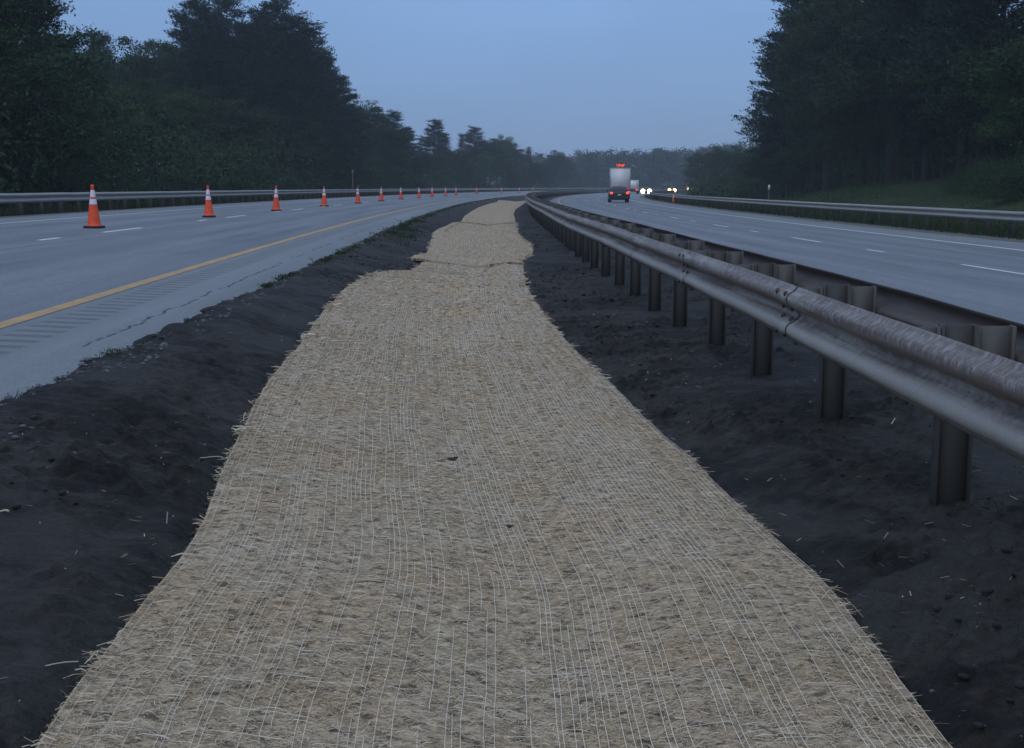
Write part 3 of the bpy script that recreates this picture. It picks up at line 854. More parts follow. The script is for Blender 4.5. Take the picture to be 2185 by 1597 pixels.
def make_car(label, loc, rz, lit_rear=True, head=None, group=None, H=1.52):
    """rear at local y = 0, front at y = 4.6; faces +y"""
    t = thing("car", label, "car", loc, rz, group)
    q = MB()
    q.loft([rrect(.74, .44, .86, .0), rrect(.86, .33, .98, .10), rrect(.91, .26, 1.02, .55), rrect(.92, .22, 1.0, 1.6), rrect(.92, .22, .98, 2.9), rrect(.90, .24, .93, 3.7), rrect(.84, .30, .80, 4.35), rrect(.70, .40, .66, 4.6)])
    q.build("body", M['carpaint'], t, smooth=True)
    q = MB()
    q.loft([rrect(.80, .92, .98, .18, .5), rrect(.80, .92, 1.18, .36, .5, hwt=.74), rrect(.82, .92, H-.06, .74, .45, hwt=.64), rrect(.83, .92, H, 1.25, .42, hwt=.62), rrect(.83, .92, H-.02, 2.1, .42, hwt=.62), rrect(.82, .92, H-.12, 2.55, .45, hwt=.62), rrect(.80, .90, 1.0, 3.3, .5, hwt=.70)])
    q.build("cabin", M['carpaint'], t, smooth=True)
    q = MB(); q.add([(-.64, .352, 1.06), (.64, .352, 1.06), (.52, .70, H-.13), (-.52, .70, H-.13), (-.64, .30, 1.06), (.64, .30, 1.06), (.52, .648, H-.125), (-.52, .648, H-.125)], [[4, 5, 6, 7], [0, 4, 7, 3], [1, 2, 6, 5], [3, 7, 6, 2], [0, 1, 5, 4]]); q.build("rear_window", M['glass'], t)
    q = MB(); q.add([(-.64, 3.16, 1.02), (.64, 3.16, 1.02), (.53, 2.62, H-.12), (-.53, 2.62, H-.12), (-.64, 3.22, 1.05), (.64, 3.22, 1.05), (.53, 2.68, H-.09), (-.53, 2.68, H-.09)], [[4, 7, 6, 5], [0, 3, 7, 4], [1, 5, 6, 2], [3, 2, 6, 7], [0, 4, 5, 1]]); q.build("windscreen", M['glass'], t)
    for s in (-1, 1):
        q = MB(); zt = H-.12
        q.add([(s*.825, .85, 1.03), (s*.825, 2.85, 1.03), (s*.70, 2.3, zt), (s*.70, 1.0, zt), (s*.80, .85, 1.03), (s*.80, 2.85, 1.03), (s*.67, 2.3, zt), (s*.67, 1.0, zt)], [[0, 1, 2, 3], [4, 7, 6, 5], [0, 3, 7, 4], [1, 5, 6, 2], [3, 2, 6, 7], [0, 4, 5, 1]]); q.build("side_window", M['glass'], t)
        for yy in (.85, 3.65): wheel(t, s*.80, yy)
        q = MB(); q.loft([rrect(.10, .78, .93, -.02, .6), rrect(.13, .76, .95, .05, .6)]); o = q.build("tail_light", M['red'] if lit_rear else M['bolt'], t, smooth=True); o.location.x = s*.72
        q = MB(); rr = .15 if head is None else .42  # lit lamps oversized, the larger discs imitate glare
        q.lathe([(.001, .07), (rr*.7, .06), (rr, .02), (rr*1.05, -.06)], 18, (0, 4.50, .68), 'y'); o = q.build("headlight", head or M['glass'], t, smooth=True); o.location.x = s*.66
        q = MB(); q.loft([rrect(.09, 1.0, 1.13, 2.75, .6), rrect(.07, 1.01, 1.12, 2.86, .6)]); o = q.build("door_mirror", M['carpaint'], t, smooth=True); o.location.x = s*1.0
        if head is not None:
            q = MB(); q.lathe([(.001, .05), (.13, .04), (.18, .0), (.19, -.05)], 16, (0, 4.62, .40), 'y'); o = q.build("added_glare_light", head, t, smooth=True); o.location.x = s*.45  # extra lamps added below the headlights to fill out the glare
    q = MB(); q.loft([rrect(.80, .34, .56, -.06, .4), rrect(.88, .32, .58, .12, .4)]); q.build("rear_bumper", M['black'], t, smooth=True)
    q = MB(); q.loft([rrect(.76, .30, .50, 4.66, .4), rrect(.86, .28, .54, 4.45, .4)][::-1]); q.build("front_bumper", M['black'], t, smooth=True)
    q = MB(); q.box((0, -.006, .70), (.31, .02, .15)); q.build("number_plate", M['plate'], t)
    return t
def make_truck(label, loc, rz, sign=False, W=2.4, H=3.7, Lb=6.0, lamp='red', group=None):
    t = thing("box_truck", label, "truck", loc, rz, group)
    q = MB(); q.box((0, Lb/2, (H+1.05)/2), (W, Lb, H-1.05)); q.build("cargo_box", M['whitep'], t)
    q = MB()
    for s in (-1, 1): q.box((s*(W/2-.03), -.012, (H+1.05)/2), (.07, .03, H-1.05))
    q.box((0, -.012, H-.05), (W-.16, .03, .09)); q.box((0, -.012, 1.10), (W-.16, .03, .09)); q.build("door_frame", M['chrome'], t)
    q = MB(); q.box((0, -.008, (H+1.05)/2), (W-.2, .02, H-1.05-.22)); q.build("roller_door", M['whitep'], t)
    q = MB()
    for s in (-1, 1): q.box((s*.42, Lb/2+.9, .86), (.09, Lb+2.0, .24))
    q.box((0, .25, .80), (1.6, .08, .14)); q.build("chassis", M['black'], t)
    q = MB(); q.box((0, -.05, .55), (W-.1, .10, .16))
    for s in (-1, 1): q.box((s*.7, -.02, .80), (.08, .08, .40))
    q.build("rear_bumper", M['black'], t)
    q = MB(); q.loft([rrect(1.05, .65, 2.55, Lb+.25, .25, hwt=1.0), rrect(1.05, .6, 2.6, Lb+.9, .25, hwt=.98), rrect(1.05, .55, 2.2, Lb+1.7, .25, hwt=.92), rrect(1.04, .5, 1.5, Lb+2.0, .25), rrect(1.0, .5, 1.3, Lb+2.9, .3)]); q.build("cab", M['whitep'], t, smooth=True)
    for s in (-1, 1):
        for yy in (1.3, Lb+2.1): wheel(t, s*(W/2-.16), yy, .46, .28)
        q = MB(); q.box((0, 0, 0), (.26, .05, .16)); o = q.build("tail_light", M['redhot'] if lamp == 'hot' else M['red'], t, loc=(s*(W/2-.2), -.10, .88))
        q = MB(); q.box((0, 0, 0), (.06, .4, .5)); q.build("door_mirror", M['black'], t, loc=(s*1.25, Lb+1.6, 1.9))
    if sign:
        q = MB(); q.box((0, .25, H+.30), (1.15, .12, .52)); q.box((-.4, .25, H+.02), (.06, .08, .04)); q.box((.4, .25, H+.02), (.06, .08, .04))
        sb = q.build("message_board", M['black'], t)
        q = MB()
        for gx in range(5):
            for cx in range(4):
                for cz in range(6):
                    if random.random() < .48: q.box((-.45+gx*.205+cx*.043, .184, H+.16+cz*.055), (.030, .012, .038))
        q.build("lit_dots", M['led'], sb)
    return t
def heading(y): return -math.atan(-.0508+.00077*y)
def place(px, y): 
    x = x_at(px, y); return (x, y, float(gz(x, y))+.003)
yc = 116.0
make_car("dark car seen from behind with red tail lights, following the white truck", place(1322, yc), heading(yc), True, H=1.52)
yt = 152.0
make_truck("white box truck seen from behind with a lit red message board on its roof", place(1323.5, yt), heading(yt)+.0, True, lamp='hot')
yv = 262.0
make_truck("farther small white truck with bright red brake lights, half hidden by the box truck", place(1349, yv), heading(yv), False, 2.2, 2.9, 4.2, 'hot')
def oncoming(label, px, y, m):
    p = place(px, y); return make_car(label, p, heading(y)+math.pi, False, m, "cars coming with headlights on")
oncoming("nearest oncoming car, a pair of glaring white headlights beside the truck", 1381, 258, M['head'])
oncoming("second oncoming car with warm headlights over the guardrail, above the lone cone", 1437, 340, M['headw'])
oncoming("farthest oncoming car, a small pale light at the edge of the woods", 1475, 505, M['headw'])

# ------------------------------------------------------------------ marker posts
def marker(label, px, py_top, y, mk='marker'):
    x = x_at(px, y); zt = z_at(py_top, y); g = min(float(gz(x, y)), zt-.5)
    t = thing("marker_post", label, "marker post", (x, y, g), 0, "roadside marker posts")
    q = MB(); hh = zt-g
    q.add([(-.04, .0, -.1), (-.015, .02, -.1), (.015, .02, -.1), (.04, 0, -.1), (-.04, 0, hh-.02), (-.015, .02, hh-.02), (.015, .02, hh-.02), (.04, 0, hh-.02)], [[0, 1, 5, 4], [1, 2, 6, 5], [2, 3, 7, 6], [0, 4, 7, 3]])
    q.build("post", M['steelpost'], t)
    q = MB(); q.box((0, -.02, hh-.14), (.15, .015, .36)); q.build("reflector", M[mk], t)
    return t
marker("white topped marker post beyond the guardrail, at the foot of the grassy bank", 1641, 396, 96)
marker("pale marker post between the left guardrail and the tall pines, above the fifth cone", 753, 364, 120, 'steelpost')

# ------------------------------------------------------------------ trees
def rhombs(c, size, asp, dirs=None, flat=0.0):
    n = len(c)
    t = rng.normal(size=(n, 3)) if dirs is None else dirs + rng.normal(0, .45, (n, 3))
    t[:, 2] *= (1-flat); t /= np.linalg.norm(t, axis=1)[:, None]+1e-9
    r = rng.normal(size=(n, 3)); b = np.cross(t, r); b /= np.linalg.norm(b, axis=1)[:, None]+1e-9
    s = size*rng.uniform(.6, 1.35, n)[:, None]
    V = np.stack([c-t*s*.5, c+b*s*asp*.5, c+t*s*.5, c-b*s*asp*.5], 1).reshape(-1, 3)
    return V, np.arange(4*n).reshape(n, 4)
def deciduous(H, rad, nclump, per, leaf, low=.14, seed=0, lean=0):
    g = np.random.default_rng(seed)
    tr = MB()
    p = np.array([[0, 0, -.5], [.05, .02, H*.15], [.1, -.05, H*.4], [.05, .1, H*.65], [0, .05, H*.88]]) + np.array([[0], [.1], [.3], [.6], [1.]])*np.array([lean, 0, 0])
    tr.tube(p, [H*.02, H*.016, H*.012, H*.007, H*.002], 8)
    cr = MB(); C = []
    lob = []
    for k in range(9):      # big lobes
        a = g.uniform(0, 2*math.pi); hh = g.uniform(low+.16, .84); rr = rad*g.uniform(.25, .62)*math.sin(math.pi*min(1, (hh-low+.18)/(1.12-low)))**.6
        lob.append((np.array([rr*math.cos(a), rr*math.sin(a), hh*H]), rad*g.uniform(.42, .66)))
    lob.append((np.array([0, 0, H*.84]), rad*.45))
    for c0, r0 in lob:
        tr.tube(np.array([[p[2][0], p[2][1], max(H*.12, c0[2]*.55)], (c0*.6 + np.array([0, 0, c0[2]*.25])), c0]), [H*.006, H*.004, H*.0015], 5)
    for k in range(nclump):
        c0, r0 = lob[k % len(lob)]
        d = g.normal(size=3); d /= np.linalg.norm(d); d[2] = d[2]*.9+.1
        c = c0 + d*r0*g.uniform(.45, 1.12)
        if c[2] > H: c[2] = H-g.uniform(0, .6)
        if c[2] < .5: c[2] = .5
        rc = g.uniform(.28, .62)*rad*.26
        n = int(per*g.uniform(.6, 1.4))
        pts = np.clip(g.normal(size=(n, 3)), -1.7, 1.7)*rc*np.array([1, 1, .55]) + c
        C.append(pts)
    C = np.concatenate(C)
    V, Fq = rhombs(C, leaf, .55); cr.add(V, Fq)
    return tr.mesh("trunk"), cr.mesh("crown")
def conifer(H, rad, whorls, nbr, seed, low=.2, sweep=.22, leaf=.34, point=1.0, per=16, irregular=.35):
    g = np.random.default_rng(seed)
    tr = MB(); tr.tube([[0, 0, -.5], [0, 0, H*.5], [.05, 0, H*.97]], [H*.014, H*.009, .03], 8)
    cr = MB(); C, D = [], []
    for k in range(whorls):
        s = k/(whorls-1); hh = H*(low+(1-low)*s)*1.0
        R0 = rad*min(1, .35+s*3.2)*max(.10, (1-s**1.6))**point
        for b in range(nbr):
            a = g.uniform(0, 2*math.pi); Lb = max(.35, R0*g.uniform(1-irregular, 1+irregular*.7))
            dirv = np.array([math.cos(a), math.sin(a), 0])
            sw = sweep*g.uniform(.4, 1.5)
            hb = hh+g.uniform(-.3, .3)
            tip = dirv*Lb + np.array([0, 0, hb+Lb*sw])
            if Lb > 1.2: tr.tube([[0, 0, hb], tip*.6+np.array([0, 0, hb*.4]), tip], [.045, .03, .01], 4)
            m = max(3, int(Lb*2.6))
            for j in range(m):
                f = .28+.72*(j+1)/m
                c = dirv*Lb*f + np.array([0, 0, hb+Lb*sw*f*f]) + g.normal(0, .12, 3)
                pts = g.normal(size=(per, 3))*np.array([.34, .34, .12]) + c
                C.append(pts); dd = dirv*.8+np.array([0, 0, .55]); D.append(np.repeat(dd[None], per, 0))
    pts = g.normal(size=(60, 3))*np.array([.16, .16, .5])+np.array([0, 0, H*.99]); C.append(pts); D.append(np.repeat([[0, 0, 1.]], 60, 0))
    C = np.concatenate(C); D = np.concatenate(D)
    V, Fq = rhombs(C, leaf, .30, D); cr.add(V, Fq)
    return tr.mesh("trunk"), cr.mesh("crown")
def bush(H, rad, seed, leaf=.095, n=17000):
    g = np.random.default_rng(seed); C = []
    for k in range(34):
        d = g.normal(size=3); d /= np.linalg.norm(d); d[2] = abs(d[2])
        c = d*np.array([rad, rad, H])*g.uniform(.35, .95)
        C.append(g.normal(size=(n//34, 3))*np.array([.42, .42, .32])*rad*.45+c)
    C = np.concatenate(C); C[:, 2] = np.abs(C[:, 2])
    cr = MB(); V, Fq = rhombs(C, leaf, .5); cr.add(V, Fq)
    tr = MB()
    for k in range(5):
        a = g.uniform(0, 6.28); tr.tube([[0, 0, -.2], [math.cos(a)*rad*.3, math.sin(a)*rad*.3, H*.4], [math.cos(a)*rad*.6, math.sin(a)*rad*.6, H*.8]], [.05, .03, .01], 5)
    return tr.mesh("trunk"), cr.mesh("crown")
PROTO = {
    'D': [(14, deciduous(14, 4.3, 130, 230, .215, seed=s)) for s in (1, 2, 3, 4)],
    'T': [(21, deciduous(21, 5.0, 210, 260, .225, seed=s, low=.07)) for s in (11, 12)],
    'P': [(22, conifer(22, 5.0, 36, 7, s, low=.14, sweep=.26, leaf=.38, point=.50, per=18)) for s in (21, 22, 23)],
    'S': [(14, conifer(14, 2.6, 30, 7, s, low=.08, sweep=.05, leaf=.26, point=1.15, per=14, irregular=.25)) for s in (31, 32)],
    'B': [(3.2, bush(3.2, 2.4, s)) for s in (41, 42, 43)],
}
KIND = {'D': ('leafy_tree', 'leafy tree', 'leafA'), 'T': ('tall_leafy_tree', 'tall leafy tree', 'leafA'), 'G': ('leafy_tree', 'bright green tree', 'leafB'), 'P': ('pine_tree', 'dark pine', 'needle'), 'S': ('spruce_tree', 'pointed conifer', 'needle'), 'B': ('bush', 'dark bush', 'leafA')}
for kk, lst in PROTO.items():
    for h, (a, b) in lst:
        a.materials.append(M['bark']); b.materials.append(M[KIND[kk][2]])
PROTO['G'] = []
for h, (a, b) in PROTO['D'][:3]:
    b2 = b.copy(); b2.materials.clear(); b2.materials.append(M['leafB']); PROTO['G'].append((h, (a, b2)))
TREES = []
def tree(kind, px, py, y, side, wide=1.0, label=None):
    for _ in range(400):
        x = x_at(px, y); u = x-float(lane(y))
        if side == 'left' and u > -14.5: y += 1.5
        elif side == 'right' and u < (42 if kind == 'B' and px > 1640 else 37 if px > 1640 else 31.5): y += .8
        else: break
    g = float(gz(x, y)); top = z_at(py, y); h = max(1.2, top-g)
    TREES.append(dict(kind=kind, px=px, py=py, y=y, x=x, g=g, h=h, side=side, wide=wide, label=label))
# left forest, skyline first (photograph x of the trunk, photograph y of the top, distance)
for a in [('T',-70,-150,58),('T',30,-70,64),('D',115,40,76),('D',175,92,92),('S',214,84,128),('S',236,88,132),('D',275,88,124),('G',330,96,138),('D',382,78,134),
          ('P',432,10,136),('P',468,60,132),('P',497,2,142),('P',545,62,138),('P',598,10,144),('P',632,48,140),('P',655,66,150),('P',690,120,156),('P',722,170,164),('D',758,205,172),('P',570,40,158),('P',460,40,160),
          ('P',808,250,200),('D',822,262,190),('P',842,244,210),('P',868,276,218),('P',928,262,250),('S',952,290,256),('S',986,290,272),('P',1013,276,282),('D',1045,297,300),('G',1074,288,318),('D',1100,308,330),('D',960,315,262),('D',1000,312,284),('D',1060,305,330),('S',1128,318,345),('D',1152,344,372),('D',1182,322,396),('D',1207,336,420)]:
    tree(*a, 'left')
for a in [('D',-20,90,54),('D',70,130,62),('D',150,165,74),('G',235,190,88),('D',310,175,98),('G',375,190,110),('D',440,190,118),('D',520,215,122),('G',490,300,112),('D',590,240,130),('D',650,240,138),('D',705,262,148),('D',760,300,166),
          ('D',800,325,188),('G',850,322,196),('D',895,320,216),('D',940,325,236),('D',985,330,254),('G',1035,328,278),('D',1085,335,300),('D',1135,348,330),('D',1170,350,362)]:
    tree(*a, 'left')
for a in [('B',10,340,47),('B',95,355,52),('B',180,345,60),('B',262,352,66),('B',345,350,74),('B',420,345,82),('B',500,350,90),('B',575,352,98),('B',650,355,110),('B',725,360,124),('B',800,362,142),('B',870,365,160),('B',945,368,180),('B',1020,370,205),('B',1090,372,235)]:
    tree(*a, 'left', 1.35)
# right forest
for a in [('P',1706,-30,130),('P',1680,60,134),('T',1735,10,128),('T',1765,-150,112),('P',1840,-160,104),('T',1900,-220,92),('P',1975,-230,84),('T',2050,-260,76),('P',2120,-250,68),('T',2215,-260,60)]:
    tree(*a, 'right')
for a in [('T',1745,40,160),('T',1820,60,150),('P',1880,20,140),('T',1960,60,128),('T',2040,80,118),('P',2110,60,110),('T',2180,90,104)]:
    tree(*a, 'right')
for a in [('D',1668,230,134),('D',1720,210,118),('D',1790,190,104),('D',1870,180,92),('D',1950,170,80),('G',2085,70,64),('G',2190,110,56),('D',2010,230,70),
          ('D',1640,312,150),('D',1602,324,190),('D',1566,314,226),('D',1530,312,246),('D',1497,322,262)]:
    tree(*a, 'right')
for a in [('B',1660,352,126),('B',1700,345,118),('B',1760,340,106),('B',1830,335,94),('B',1905,330,84),('B',1985,320,75),('B',2060,318,67),('B',2150,310,60),('B',1610,360,160),('B',1560,362,190),('B',1515,366,215)]:
    tree(*a, 'right', 1.3)
for a in [('B',2062,352,72),('B',2105,338,68),('B',2150,330,64),('B',2196,322,60)]:
    tree(*a, 'right foot', 1.3)
cpx = [c[0] for c in cones]
cw = list(ordn); cw[1] = "second"
def cone_word(px):
    if px < 120: return "left of the nearest cone"
    d = [abs(px-c) for c in cpx]; k = int(np.argmin(d))
    if d[k] <= 22: return f"above the {cw[k]} cone"
    k = sum(px > c for c in cpx)
    if k >= 15: return "past the farthest cone"
    return f"between the {cw[k-1]} and {cw[k]} cones"
used = {}
TREES.sort(key=lambda d: (d['side'], d['px']))
rs = [d for d in TREES if d['side'] == 'right']
for d in TREES:
    nm, word, _ = KIND[d['kind']]
    if d['side'] == 'left':
        d['base'] = f"{word} behind the left guardrail, {cone_word(d['px'])}"
    else:
        px = d['px']
        if px < 1580: w = "beside the far headlights"
        elif px < 1650: w = "left of the tall right-hand forest"
        elif px < 1730: w = "at the left edge of the tall right-hand forest"
        elif px < 1860: w = "over the left end of the grassy bank"
        elif px < 2010: w = "over the middle of the grassy bank"
        elif d['side'] == 'right foot': w = "low on the right end of the bank"
        else: w = "over the right end of the grassy bank"
        d['base'] = f"{word} {w}"
groups = {}
for d in TREES: groups.setdefault(d['base'], []).append(d)
rk = {2: ["left one of two", "right one of two"], 3: ["leftmost of three", "middle of three", "rightmost of three"], 4: ["leftmost of four", "second of four", "third of four", "rightmost of four"], 5: ["leftmost of five", "second of five", "third of five", "fourth of five", "rightmost of five"]}
for b, lst in groups.items():
    for i, d in enumerate(lst):
        d['label'] = b if len(lst) == 1 else f"{b}, {rk[len(lst)][i]}"
cnt = {}
for d in TREES:
    nm, word, _ = KIND[d['kind']]
    lst = PROTO[d['kind']]; k = cnt.get(d['kind'], 0); cnt[d['kind']] = k+1
    h0, (tm, cm) = lst[k % len(lst)]
    s = d['h']/h0
    t = thing(nm, d['label'], {'P': 'pine tree', 'S': 'conifer', 'B': 'bush'}.get(d['kind'], 'tree'), (d['x'], d['y'], d['g']), random.uniform(0, 6.28), "woodland trees along the left guardrail" if d['side'] == 'left' else "woodland trees along the right side")
    if d['kind'] == 'B': t['group'] = "bushes at the forest edge"
    w = s*d['wide'] if d['kind'] == 'B' else (.35+.65*s)*random.uniform(.92, 1.15) if s < 1.4 else s*.9
    t.scale = (w, w, s)
    for part, me in (("trunk", tm), ("crown", cm)):
        o = bpy.data.objects.new(part, me); link(o, t)
# woods far off: one mass
q = MB(); g = np.random.default_rng(77); C = []
for px in np.arange(1120, 1640, 6.5):
    for row in range(2):
        y = g.uniform(500, 560)+row*50
        x = x_at(px+g.uniform(-3, 3), y); 
        top = z_at(np.interp(px, [1120, 1210, 1260, 1330, 1400, 1470, 1540, 1640], [334, 334, 325, 327, 324, 322, 313, 308])+g.uniform(-6, 10)-row*2, y)
        zb = 1.0
        u = x-float(lane(y))
        for k in range(16):
            f = g.uniform(0, 1)
            rr = 3.6*math.sin(math.pi*min(1, .25+.75*f))+.5
            a = g.uniform(0, 6.28); c = np.array([x+rr*.8*math.cos(a), y+rr*.8*math.sin(a), zb+(top-zb)*f-.6])
            C.append(g.normal(size=(46, 3))*np.array([1.0, 1.0, .75])+c)
C = np.concatenate(C); C[:, 2] = np.maximum(C[:, 2], .9)
V, Fq = rhombs(C, .75, .6); q.add(V, Fq)
o = q.build("distant_woods", M['leafA']); tag(o, "hazy wooded ridge far beyond the bend of the road", "woods", kind='stuff')
# dark undergrowth filling the forest floor behind the first trunks
def undergrowth(name, label, u0, u1, ya, yb, n, hgt, sz):
    g = np.random.default_rng(abs(int(u0*10))+3)
    q = MB(); C = []
    y = ya*(yb/ya)**g.random(n); u = g.uniform(u0, u1, n); x = lane(y)+u
    zz = gz(x, y); hh = hgt*(.3+fbm(x*.25, y*.25, 3, 90))
    for k in range(n):
        C.append(g.normal(size=(14, 3))*np.array([.8, .8, .35])+np.array([x[k], y[k], zz[k]+hh[k]*g.random()]))
    C = np.concatenate(C); V, Fq = rhombs(C, sz, .5); q.add(V, Fq)
    tag(q.build(name, M['leafA']), label, "undergrowth", kind='stuff')
undergrowth("undergrowth", "dark undergrowth under the trees behind the left guardrail", -32, -12.5, 30, 430, 15000, 6.5, .27)
undergrowth("undergrowth", "dark undergrowth under the trees above the right bank", 36.8, 56, 40, 190, 15000, 10.0, .27)
undergrowth("undergrowth", "low scrub beyond the right guardrail near the far headlights", 31, 48, 150, 420, 1500, 2.4, .42)

# ------------------------------------------------------------------ grass
def blades(q, x, y, z, h, w, g):
    n = len(x); a = g.uniform(0, 6.28, n); le = g.normal(0, .35, (n, 2))
    c = np.stack([x, y, z-.02], 1); d = np.stack([np.cos(a), np.sin(a), 0*a], 1)*w[:, None]
    tip = c + np.stack([le[:, 0]*h, le[:, 1]*h, h], 1); mid = c + np.stack([le[:, 0]*h*.35, le[:, 1]*h*.35, h*.6], 1)
    V = np.stack([c-d, c+d, mid+d*.7, mid-d*.7, tip+d*.1, tip-d*.1], 1).reshape(-1, 3)
    i = np.arange(n)[:, None]*6
    q.add(V, np.concatenate([i+np.array([[0, 1, 2, 3]]), i+np.array([[3, 2, 4, 5]])]))
g = np.random.default_rng(5)
q = MB()
n = 30000
y = 3.5*(160/3.5)**g.random(n); u = np.interp(y, [8, 15, 30, 50], [4.75, 4.92, 5.14, 5.24])+.055*g.normal(size=n)+.08*(fbm(y*1.1, y*0, 3, 95)-.5)
kk = g.random(n) < sstep(.47, .66, fbm(y*1.4, y*0+2, 4, 96))
y, u = y[kk], u[kk]; x = lane(y)+u
blades(q, x, y, gz(x, y)+.01, g.uniform(.008, .030, len(x))*np.clip(y/10, .6, 2.2), g.uniform(.0015, .003, len(x))*np.clip(y/8, 1, 6), g)
n = 4200                                             # the green clump half way along
y = g.normal(37, 6, n); u = 5.38+.22*g.normal(size=n); x = lane(y)+u
kk = g.random(n) < sstep(.42, .6, fbm(x*1.5, y*.6, 3, 97)); x, y = x[kk], y[kk]
blades(q, x, y, gz(x, y)+.01, g.uniform(.03, .09, len(x)), g.uniform(.006, .012, len(x)), g)
n = 5200                                             # sparse seedlings on the soil by the guardrail posts
y = 3.2*(30/3.2)**g.random(n); u = g.uniform(8.3, 10.6, n); x = lane(y)+u
kk = (g.random(n) < sstep(.55, .72, fbm(x*1.4, y*1.1, 3, 98))) & (in_mat(x, y) < -.06); x, y = x[kk], y[kk]
blades(q, x, y, soil_z(x, y), g.uniform(.02, .06, len(x)), g.uniform(.001, .002, len(x))*np.clip(y/5, 1, 4), g)
tag(q.build("grass", M['blade']), "green grass and weeds along the edge of the left pavement", "grass", kind='stuff')
q = MB()
n = 60000
y = 26*(200/26)**g.random(n); side = g.random(n) < .5
u = np.where(side, g.uniform(22.6, 30, n), -7.25-3.5*g.random(n)**1.3); x = lane(y)+u
blades(q, x, y, gz(x, y), g.uniform(.12, .42, n), g.uniform(.008, .016, n)*np.clip(y/50, 1, 3), g)
tag(q.build("grass", M['blade']), "dark rough grass on the verges behind the outer guardrails", "grass", kind='stuff')
q = MB()
n = 34000
y = 34*(125/34)**g.random(n); u = g.uniform(27, 41, n); x = lane(y)+u
blades(q, x, y, gz(x, y), g.uniform(.05, .18, n), g.uniform(.012, .022, n)*np.clip(y/50, 1, 3), g)

tag(q.build("grass", M['bankblade']), "green mown grass on the bank under the tall right-hand trees", "grass", kind='stuff')

# ------------------------------------------------------------------ small things on the soil and the mat
def lumps(name, label, n, u0, u1, ya, yb, smin, smax, m, cat, seed, flat=.7, gate=None):
    g = np.random.default_rng(seed)
    base = np.array([[-1,-1,-1],[1,-1,-1],[1,1,-1],[-1,1,-1],[-1,-1,1],[1,-1,1],[1,1,1],[-1,1,1]], float)*.62
    ext = np.array([[0,0,-1],[0,0,1],[1,0,0],[-1,0,0],[0,1,0],[0,-1,0]], float)
    B = np.concatenate([base, ext])
    tris = []
    for f, e in (((0,3,2,1),8),((4,5,6,7),9),((1,2,6,5),10),((3,0,4,7),11),((2,3,7,6),12),((0,1,5,4),13)):
        for i in range(4): tris.append((f[i], f[(i+1) % 4], e, e))
    tris = np.array(tris)
    y = ya*(yb/ya)**g.random(n); u = g.uniform(u0, u1, n); x = lane(y)+u
    ok = in_mat(x, y) < -.05
    if gate is not None: ok &= g.random(n) < gate(x, y)
    x, y = x[ok], y[ok]; z = soil_z(x, y)
    q = MB()
    s = smin*(smax/smin)**(g.random(len(x))**2.2)*np.clip(y/9, 1, 2.5)
    for i in range(len(x)):
        Bv = B*(1+g.normal(0, .18, (14, 1)))*s[i]*np.array([g.uniform(.7, 1.3), g.uniform(.7, 1.3), flat])
        a = g.uniform(0, 6.28); k, w = math.cos(a), math.sin(a)
        Bv = np.stack([Bv[:, 0]*k-Bv[:, 1]*w, Bv[:, 0]*w+Bv[:, 1]*k, Bv[:, 2]], 1)
        q.add(Bv+np.array([x[i], y[i], z[i]+s[i]*.2]), tris)
    return tag(q.build(name, m), label, cat, kind='stuff')
g = np.random.default_rng(31)
q = MB(); n = 420
y = 2.6*(18/2.6)**g.random(n); u = np.where(g.random(n) < .5, 5.9-np.abs(g.normal(0, .45, n)), 8.4+np.abs(g.normal(0, .55, n))); x = lane(y)+u
ok = (in_mat(x, y) < -.02) & (u > 4.9); x, y = x[ok], y[ok]; z = soil_z(x, y)+.004
a = g.uniform(0, 6.28, len(x)); ln = g.uniform(.006, .030, len(x)); wd = g.uniform(.0008, .0015, len(x))*np.clip(y/5, 1, 2)
d = np.stack([np.cos(a)*ln, np.sin(a)*ln, g.normal(0, .15, len(x))*ln], 1); w = np.stack([-np.sin(a)*wd, np.cos(a)*wd, 0*a], 1); c = np.stack([x, y, z], 1)
q.add(np.stack([c-d-w, c-d+w, c+d+w, c+d-w], 1).reshape(-1, 3), np.arange(4*len(x)).reshape(-1, 4)[:, ::-1])
tag(q.build("straw_scraps", M['fibre']), "loose straw scraps scattered on the soil beside the mats", "straw scraps", kind='stuff')
rgate = lambda x, y: sstep(.45, .62, fbm(x*1.1+4, y*.55, 4, 41))
lumps("soil_clods", "dark crumbly clods lying on the bare median soil", 9000, 4.75, 10.9, 2.4, 45, .003, .020, M['clod'], "soil clods", 3, .55, rgate)
lumps("pebbles", "pale pebbles and chips scattered on the bare soil", 1100, 4.75, 10.9, 2.4, 30, .002, .009, M['stone'], "pebbles", 4, .6)
lumps("asphalt_crumbs", "grey crumbs of broken asphalt along the ragged pavement edge", 2600, 4.58, 5.05, 5, 40, .004, .022, M['crumb'], "asphalt crumbs", 6, .55, lambda x, y: sstep(.42, .60, fbm(x*2.2, y*1.1, 3, 56)))
g = np.random.default_rng(9)
def stalk(label, px, py, ln, ang, up=0.0, r=.003):
    p = ground_at(px, py); z = float(soil_z(p[0], p[1]))+.006
    t = np.linspace(-.5, .5, 6)[:, None]
    pts = np.c_[t*ln*math.cos(ang)*math.cos(up), t*ln*math.sin(ang)*math.cos(up), (t+.5)*ln*math.sin(up)+.003*np.sin(t*7)]
    q = MB(); q.tube(pts, r, 6)
    o = q.build("straw_stalk", M['dry'], None, smooth=True, loc=(p[0], p[1], z))
    tag(o, label, "straw stalk", "loose straw stalks on the soil")
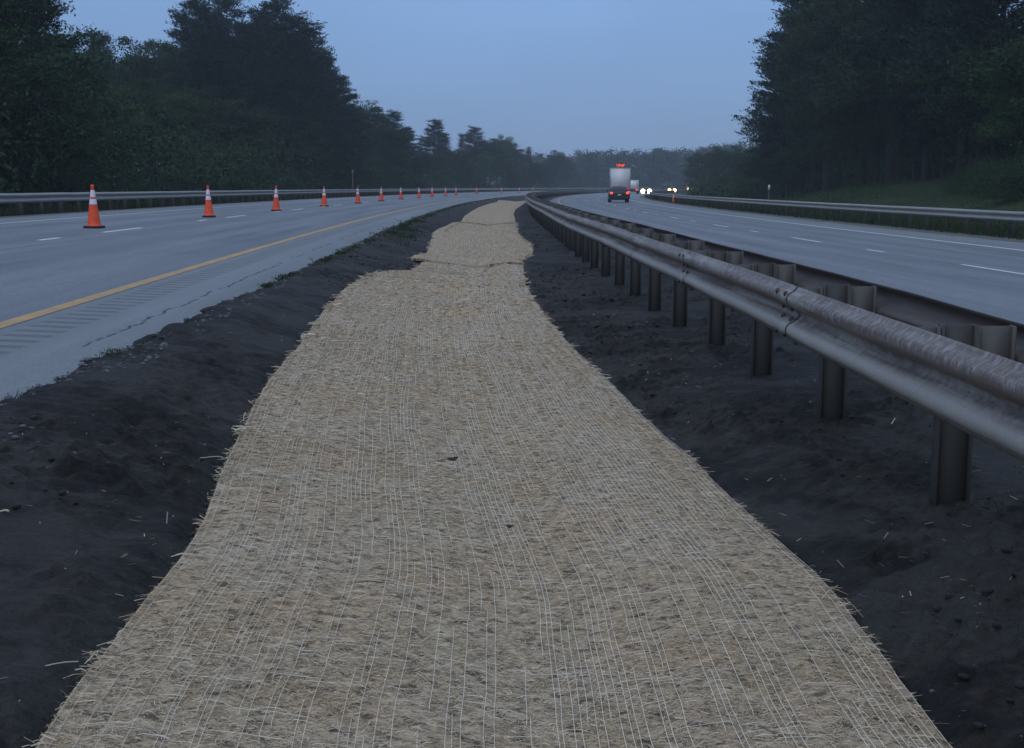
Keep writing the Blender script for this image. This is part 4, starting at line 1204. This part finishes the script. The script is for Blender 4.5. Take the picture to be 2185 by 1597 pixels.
stalk("pale straw stalk standing upright in the soil left of the nearest mat", 358, 1140, .05, .3, 1.45, .0022)
stalk("pale straw stalk lying flat on smooth soil, higher up beside the mat edge", 445, 988, .14, .08, 0, .0022)
stalk("whitish straw stalk at the left border of the picture on dark soil", 6, 1102, .05, -.1, 0, .004)
stalk("long thin straw stalk lying on the soil near the bottom left corner", 100, 1446, .17, .42, 0, .0018)
stalk("pale straw stalk lying between the two nearest guardrail posts", 1905, 918, .12, 1.1, .1, .003)
def leaf(label, px, py, s):
    p = ground_at(px, py)
    z = float(gz(p[0], p[1]))+.055
    t = np.linspace(0, 1, 13); w = np.sin(math.pi*t)**.7*.32
    rows = []
    for k in (-1, -.5, 0, .5, 1):
        rows.append(np.stack([(t-.5), k*w, .9*(t-.45)**2+.25*np.abs(k)*w+.02*np.sin(t*9+k)], 1))
    A = np.stack(rows, 1)*s
    q = MB(); grid(q, A[..., 0], A[..., 1], A[..., 2]); grid(q, A[..., 0], A[..., 1], A[..., 2]-.0012)
    q.tube([A[0, 2], A[0, 2]+np.array([-.25*s, .03*s, .12*s])], [.0012, .0008], 5)
    o = q.build("dead_leaf", M['leafd'], None, True, (p[0], p[1], z)); o.rotation_euler = (.3, 0, g.uniform(-.3, .3))
    tag(o, label, "dead leaf", "dead leaves on the straw mat")
leaf("dark curled dead leaf lying in the middle of the nearest straw mat", 966, 1004, .062)
leaf("small dark crumpled leaf on the nearest straw mat, closer to the camera", 1088, 1152, .034)

# ------------------------------------------------------------------ evening haze
q = MB(); q.box((0, 580, 24), (1420, 1260, 56))
hz = bpy.data.materials.new("haze"); hz.use_nodes = True
nt = hz.node_tree; nt.nodes.clear()
out = nt.nodes.new("ShaderNodeOutputMaterial"); pv = nt.nodes.new("ShaderNodeVolumePrincipled")
pv.inputs['Color'].default_value = (.86, .92, 1.0, 1); pv.inputs['Density'].default_value = .0005
pv.inputs['Anisotropy'].default_value = .2
nt.links.new(pv.outputs[0], out.inputs['Volume'])
o = q.build("haze", hz); tag(o, kind='stuff')
